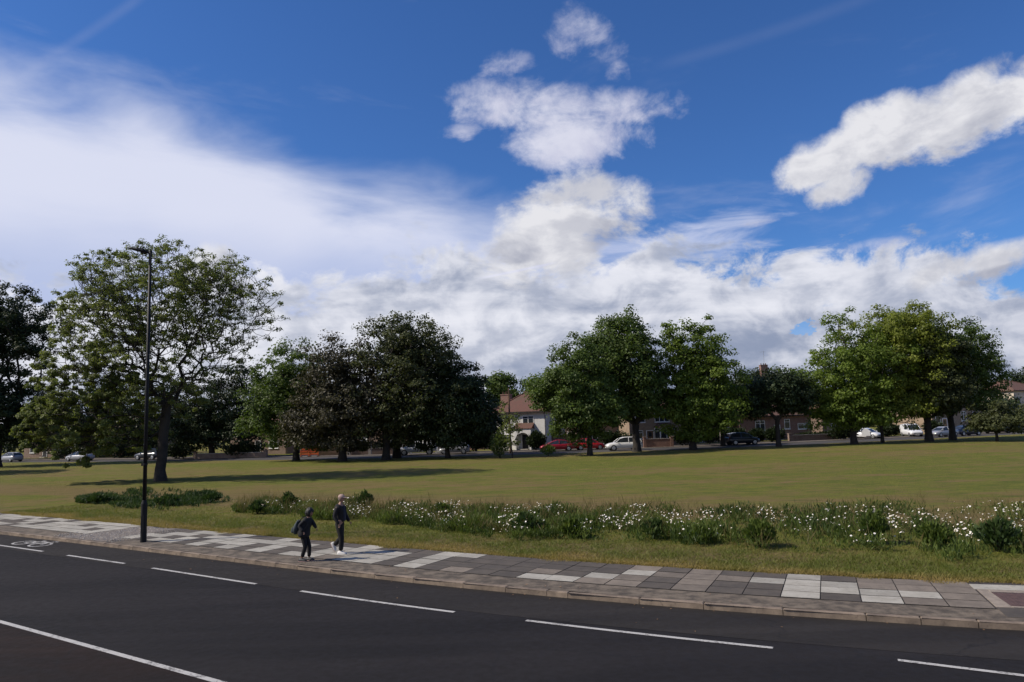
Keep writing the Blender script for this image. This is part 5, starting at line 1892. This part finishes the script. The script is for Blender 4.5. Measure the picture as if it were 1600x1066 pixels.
def hand_pts(w, d, s=1.0):
    """five curled fingers from a wrist at w pointing along d"""
    w, d = Vector(w), Vector(d).normalized()
    side = d.cross(Vector((1, 0, 0.1))).normalized()
    fwd = side.cross(d).normalized()
    res = [chain([(*w, .024 * s), (*(w + d * .045 * s), (.036 * s)), (*(w + d * .085 * s), .034 * s)])]
    for k, L in enumerate((.070, .080, .075, .058)):
        b = w + d * .08 * s + fwd * (k - 1.5) * .019 * s
        c = b + d * L * .5 * s + side * .010 * s
        e = c + d * L * .32 * s + side * .024 * s
        res.append(chain([(*b, .0105 * s), (*c, .0095 * s), (*e, .008 * s)]))
    t0 = w + d * .03 * s - fwd * .028 * s * -1
    res.append(chain([(*t0, .012 * s), (*(t0 + fwd * .025 * s + d * .03 * s), .0105 * s), (*(t0 + fwd * .032 * s + d * .062 * s), .009 * s)]))
    return res


def head_mesh(c, s=1.0, pitch=0.0):
    """head looking along +x: skull, jaw, nose, ears; eye sockets as small relief"""
    bm = bmesh.new()
    bmesh.ops.create_uvsphere(bm, u_segments=24, v_segments=16, radius=1)
    for v in bm.verts:
        x, y, z = v.co
        X = x * .098
        Y = y * .076
        Z = z * .118
        if z < 0:
            Y *= 1 + z * .30
            X = X * (1 + z * .15) + (-z) * .012
        if x > .2:
            X *= .97
            # nose
            nz = math.exp(-((z + .12) / .17) ** 2 - (y / .16) ** 2)
            X += .024 * nz
            X -= .010 * math.exp(-((z - .12) / .10) ** 2) * math.exp(-((abs(y) - .38) / .18) ** 2)
            X += .006 * math.exp(-((z + .48) / .08) ** 2 - (y / .3) ** 2)
        if abs(y) > .86 and abs(z) < .25 and abs(x) < .35:
            Y *= 1.16
        v.co = (X, Y, Z)
    bmesh.ops.scale(bm, vec=(s, s, s), verts=bm.verts)
    bmesh.ops.rotate(bm, cent=(0, 0, 0), matrix=Matrix.Rotation(pitch, 3, 'Y'), verts=bm.verts)
    bmesh.ops.translate(bm, vec=c, verts=bm.verts)
    me = bpy.data.meshes.new('head')
    bm.to_mesh(me)
    bm.free()
    return me


def shoe(root, ankle, yaw, pitch, material, s=1.0, sole=None):
    mb = MB()
    prof = [(-.09, .0, .075, .034), (-.06, .0, .095, .040), (0, 0, .10, .044), (.07, 0, .075, .048), (.14, .004, .055, .046), (.185, .012, .038, .030)]
    vs, fs = [], []
    for (x, z0, z1, hw) in prof:
        vs += [(x, -hw, z0), (x, -hw, z0 + .02), (x, -hw * .65, z1), (x, hw * .65, z1), (x, hw, z0 + .02), (x, hw, z0)]
    for i in range(len(prof) - 1):
        for k in range(6):
            fs.append((i * 6 + k, (i + 1) * 6 + k, (i + 1) * 6 + (k + 1) % 6, i * 6 + (k + 1) % 6))
    fs += [tuple(range(6)), tuple(30 + k for k in range(6))[::-1]]
    mb.add(vs, fs)
    o = mb.build('shoe', material, root, smooth=True)
    o.location = ankle
    o.rotation_euler = (0, pitch, yaw)
    o.scale = (s, s, s)
    if sole:
        MB().prism([(-.10, -.040), (.05, -.052), (.16, -.044), (.20, 0), (.16, .044), (.05, .052), (-.10, .040)], 'z', -.014, -.001).build('sole', sole, o)
    return o


def eyes(root, c, s, pitch, mats=('plate_white', 'hair_black')):
    mb = MB()
    for sd in (-1, 1):
        p = Vector((.083, sd * .030, .012)) * s
        p = Matrix.Rotation(pitch, 3, 'Y') @ p + Vector(c)
        mb.tube([p - Vector((.004, 0, 0)), p + Vector((.005, 0, 0))], [.009 * s, .006 * s], 8)
    return mb.build('eyes', mats[1], root)


# man walking to the right
mb_ = G(531, 866, ZP)
man = empty('person', (mb_.x, mb_.y, ZP), D2R(-14), 'walking person in beige cap, black jacket and white shoes', 'person')
# forward = +x ; near side (towards the camera) = -y
hip_r, hip_l = (.0, -.09, .93), (.0, .09, .93)
bj = [(0, 0, .95, (.14, .11)), (0, 0, 1.10, (.14, .105)), (.01, 0, 1.28, (.155, .11)), (.02, 0, 1.44, (.13, .09)), (.035, 0, 1.53, .055), (.05, 0, 1.60, .055),
      (.01, -.09, .90, .095), (.10, -.10, .50, .062), (.07, -.10, .10, .042),
      (-.01, .09, .90, .095), (.0, .10, .49, .062), (-.27, .10, .22, .042),
      (.0, -.19, 1.42, .058), (-.06, -.235, 1.15, .044), (.09, -.25, .93, .032),
      (.0, .19, 1.42, .058), (.07, .235, 1.16, .044), (.22, .22, .96, .032)]
be = [(0, 1), (1, 2), (2, 3), (3, 4), (4, 5), (0, 6), (6, 7), (7, 8), (0, 9), (9, 10), (10, 11), (3, 12), (12, 13), (13, 14), (3, 15), (15, 16), (16, 17)]
HC = (.065, 0, 1.685)
bod = [skin_bm(bj, be)] + hand_pts((.10, -.25, .925), (.25, 0, -1), .66) + hand_pts((.23, .22, .95), (.6, 0, -.75), .66) + [head_mesh(HC, 1.0, .12)]
join_meshes('body', bod, 'skin', man)
eyes(man, HC, 1, .12)
tj = [(0, 0, 1.02, (.158, .128)), (0, 0, .93, (.165, .135)), (.01, -.09, .86, .115), (.115, -.10, .50, .088), (.085, -.10, .11, .075),
      (-.01, .09, .86, .115), (.0, .10, .49, .088), (-.24, .10, .245, .072)]
join_meshes('trousers', [skin_bm(tj, [(0, 1), (1, 2), (2, 3), (3, 4), (1, 5), (5, 6), (6, 7)], 1)], 'trousers_black', man)
jj = [(0, 0, .94, (.19, .150)), (0, 0, 1.10, (.185, .145)), (.0, 0, 1.28, (.19, .14)), (.01, 0, 1.44, (.15, .115)), (.02, 0, 1.525, .085),
      (.0, -.18, 1.43, .080), (-.06, -.235, 1.16, .068), (.095, -.25, .925, .050),
      (.0, .18, 1.43, .080), (.07, .235, 1.17, .068), (.218, .22, .955, .050)]
join_meshes('jacket', [skin_bm(jj, [(0, 1), (1, 2), (2, 3), (3, 4), (3, 5), (5, 6), (6, 7), (3, 8), (8, 9), (9, 10)], 0)], 'jacket_black', man)
MB().add([(.150, -.05, 1.02), (.150, .05, 1.02), (.152, .06, 1.30), (.125, .04, 1.47), (.125, -.04, 1.47), (.152, -.06, 1.30), (.196, -.045, 1.02), (.196, .045, 1.02), (.190, .05, 1.30), (.140, .035, 1.47), (.140, -.035, 1.47), (.190, -.05, 1.30)],
         [(0, 1, 2, 3, 4, 5), (11, 10, 9, 8, 7, 6)] + [(i, (i + 1) % 6, 6 + (i + 1) % 6, 6 + i) for i in range(6)]).build('shirt_front', 'shirt_blue', man)
shoe(man, (.075, -.10, .016), 0, 0, 'shoe_white', 1.05, 'plate_white')
shoe(man, (-.30, .10, .235), 0, D2R(62), 'shoe_white', 1.05, 'sole_pink')
# hair and cap
hb_ = bmesh.new()
bmesh.ops.create_uvsphere(hb_, u_segments=20, v_segments=12, radius=1)
for v in hb_.verts:
    v.co = (v.co.x * .104 - .010, v.co.y * .083, v.co.z * .118 + .004)
bmesh.ops.delete(hb_, geom=[v for v in hb_.verts if v.co.x > .035 or v.co.z < -.055], context='VERTS')
bmesh.ops.translate(hb_, vec=HC, verts=hb_.verts)
hme = bpy.data.meshes.new('hair')
hb_.to_mesh(hme)
hb_.free()
link_mesh('hair', hme, 'hair_grey', man)
cp = bmesh.new()
bmesh.ops.create_uvsphere(cp, u_segments=24, v_segments=14, radius=1)
bmesh.ops.delete(cp, geom=[v for v in cp.verts if v.co.z < -.02], context='VERTS')
for v in cp.verts:
    v.co = (v.co.x * .112, v.co.y * .092, v.co.z * .098)
vs = [cp.verts.new(p) for p in [(.095, -.06, .004), (.15, -.058, .0), (.185, -.03, -.006), (.195, 0, -.008), (.185, .03, -.006), (.15, .058, 0), (.095, .06, .004)]]
cp.faces.new(vs)
vs2 = [cp.verts.new((v.co.x, v.co.y, v.co.z + .010)) for v in vs]
cp.faces.new(vs2[::-1])
for i in range(6):
    cp.faces.new((vs[i], vs2[i], vs2[i + 1], vs[i + 1]))
bmesh.ops.rotate(cp, cent=(0, 0, 0), matrix=Matrix.Rotation(.08, 3, 'Y'), verts=cp.verts)
bmesh.ops.translate(cp, vec=(HC[0] - .004, 0, HC[2] + .035), verts=cp.verts)
cme = bpy.data.meshes.new('cap')
cp.to_mesh(cme)
cp.free()
link_mesh('cap', cme, 'cap_beige', man)

# smaller dark haired walker bending forward under a backpack
bb = G(478, 877, ZP)
boy = empty('person', (bb.x, bb.y, ZP), D2R(-14), 'smaller dark haired walker in dark coat, leaning forward', 'person')
HB = (.13, 0, 1.40)
bj = [(-.06, 0, .80, (.115, .09)), (-.04, 0, .94, (.115, .09)), (.0, 0, 1.08, (.13, .09)), (.05, 0, 1.20, (.105, .075)), (.09, 0, 1.28, .045), (.11, 0, 1.33, .045),
      (-.05, -.07, .76, .078), (.02, -.08, .42, .050), (-.10, -.08, .09, .034),
      (-.05, .07, .76, .078), (.06, .08, .43, .050), (.06, .08, .09, .034),
      (.04, -.15, 1.19, .048), (-.12, -.19, 1.02, .036), (.04, -.22, .90, .027),
      (.04, .15, 1.19, .048), (.16, .18, 1.04, .036), (.26, .13, .94, .025)]
bod = [skin_bm(bj, be)] + hand_pts((.045, -.22, .875), (.4, 0, -1), .55) + hand_pts((.27, .13, .92), (.5, -.1, -1), .55) + [head_mesh(HB, .93, .30)]
join_meshes('body', bod, 'skin', boy)
eyes(boy, HB, .93, .30)
tj = [(-.06, 0, .86, (.13, .11)), (-.05, 0, .79, (.135, .11)), (-.05, -.07, .73, .09), (.025, -.08, .42, .068), (-.085, -.08, .12, .058),
      (-.05, .07, .73, .09), (.065, .08, .43, .066), (.06, .08, .11, .056)]
join_meshes('trousers', [skin_bm(tj, [(0, 1), (1, 2), (2, 3), (3, 4), (1, 5), (5, 6), (6, 7)], 1)], 'trousers_black', boy)
jj = [(-.07, 0, .66, (.235, .19)), (-.06, 0, .82, (.215, .175)), (-.03, 0, .97, (.20, .165)), (.0, 0, 1.09, (.185, .15)), (.05, 0, 1.20, (.13, .10)), (.085, 0, 1.27, .075),
      (.04, -.15, 1.19, .068), (-.12, -.19, 1.03, .060), (.035, -.22, .885, .046),
      (.04, .15, 1.19, .072), (.155, .18, 1.05, .064), (.262, .13, .93, .045)]
join_meshes('coat', [skin_bm(jj, [(0, 1), (1, 2), (2, 3), (3, 4), (4, 5), (4, 6), (6, 7), (7, 8), (4, 9), (9, 10), (10, 11)], 0)], 'coat_dark', boy)
shoe(boy, (-.10, -.08, .016), 0, 0, 'shoe_dark', .92, 'sole_pink')
shoe(boy, (.06, .08, .016), 0, 0, 'shoe_dark', .92, 'sole_pink')
hb_ = bmesh.new()
bmesh.ops.create_icosphere(hb_, subdivisions=4, radius=1)
for v in hb_.verts:
    x, y, z = v.co
    k = 1 + .07 * math.sin(9 * x + 4 * z) * math.sin(8 * y + 3) + .04 * math.sin(17 * z + 9 * y)
    v.co = ((x * .124 - .016) * k, y * .112 * k, (z * .145 + .006) * k)
bmesh.ops.delete(hb_, geom=[v for v in hb_.verts if (v.co.x > .070 and v.co.z < .045) or v.co.z < -.12], context='VERTS')
bmesh.ops.rotate(hb_, cent=(0, 0, 0), matrix=Matrix.Rotation(.3, 3, 'Y'), verts=hb_.verts)
bmesh.ops.translate(hb_, vec=HB, verts=hb_.verts)
hme = bpy.data.meshes.new('hair')
hb_.to_mesh(hme)
hb_.free()
hme.shade_smooth()
link_mesh('hair', hme, 'hair_black', boy)
# backpack
bp_ = empty('backpack', (bb.x, bb.y, ZP), D2R(-14), 'grey teal backpack on the back of the leaning walker', 'backpack')
bm = bmesh.new()
bmesh.ops.create_cube(bm, size=1)
bmesh.ops.subdivide_edges(bm, edges=bm.edges[:], cuts=3, use_grid_fill=True)
for v in bm.verts:
    x, y, z = v.co * 2
    q = max(.0, 1 - .22 * (x * x * y * y + y * y * z * z + x * x * z * z))
    v.co = (x * .085 * q * (1 - .15 * z), y * .145 * q, z * .22 * q)
bmesh.ops.rotate(bm, cent=(0, 0, 0), matrix=Matrix.Rotation(D2R(16), 3, 'Y'), verts=bm.verts)
bmesh.ops.translate(bm, vec=(-.275, -.02, .985), verts=bm.verts)
bme = bpy.data.meshes.new('bag')
bm.to_mesh(bme)
bm.free()
bme.shade_smooth()
link_mesh('bag', bme, 'bag_teal', bp_)
pk = MB().box(-.045, .045, -.10, .10, -.12, .04).build('front_pocket', 'bag_teal', bp_, loc=(-.37, -.02, .94), bevel=.02)
pk.rotation_euler = (0, D2R(16), 0)
for s in (-1, 1):
    MB().tube([(-.17, s * .11, 1.16), (-.02, s * .13, 1.285), (.10, s * .12, 1.20), (.12, s * .14, 1.05), (.02, s * .17, .92), (-.20, s * .13, .84)], .017, 6).build('strap', 'glove_black', bp_)

# litter: small fallen scraps and leaves on the lane and the footway edge
sc_ = MB()
for _ in range(90):
    s_ = random.uniform(-14, 12)
    t_ = random.choice([random.uniform(-1.8, -.05), random.uniform(-.25, -.03), random.uniform(.2, 1.0), random.uniform(3.3, 3.7)])
    x, y = K(s_, t_)
    z = (.012 if t_ < 0 else ZP + .008)
    r = random.uniform(.015, .035)
    a = random.random() * 6
    sc_.add([(x + r * math.cos(a), y + r * math.sin(a), z), (x + r * .5 * math.cos(a + 1.7), y + r * .5 * math.sin(a + 1.7), z + r * .3), (x - r * math.cos(a), y - r * math.sin(a), z), (x + r * .5 * math.cos(a - 1.7), y + r * .5 * math.sin(a - 1.7), z + r * .2)],
            [(0, 1, 2), (0, 2, 3)])
props(sc_.build('fallen_leaves', 'wood_pale'), 'few dry fallen leaves scattered along the kerb', 'leaves', kind='stuff')
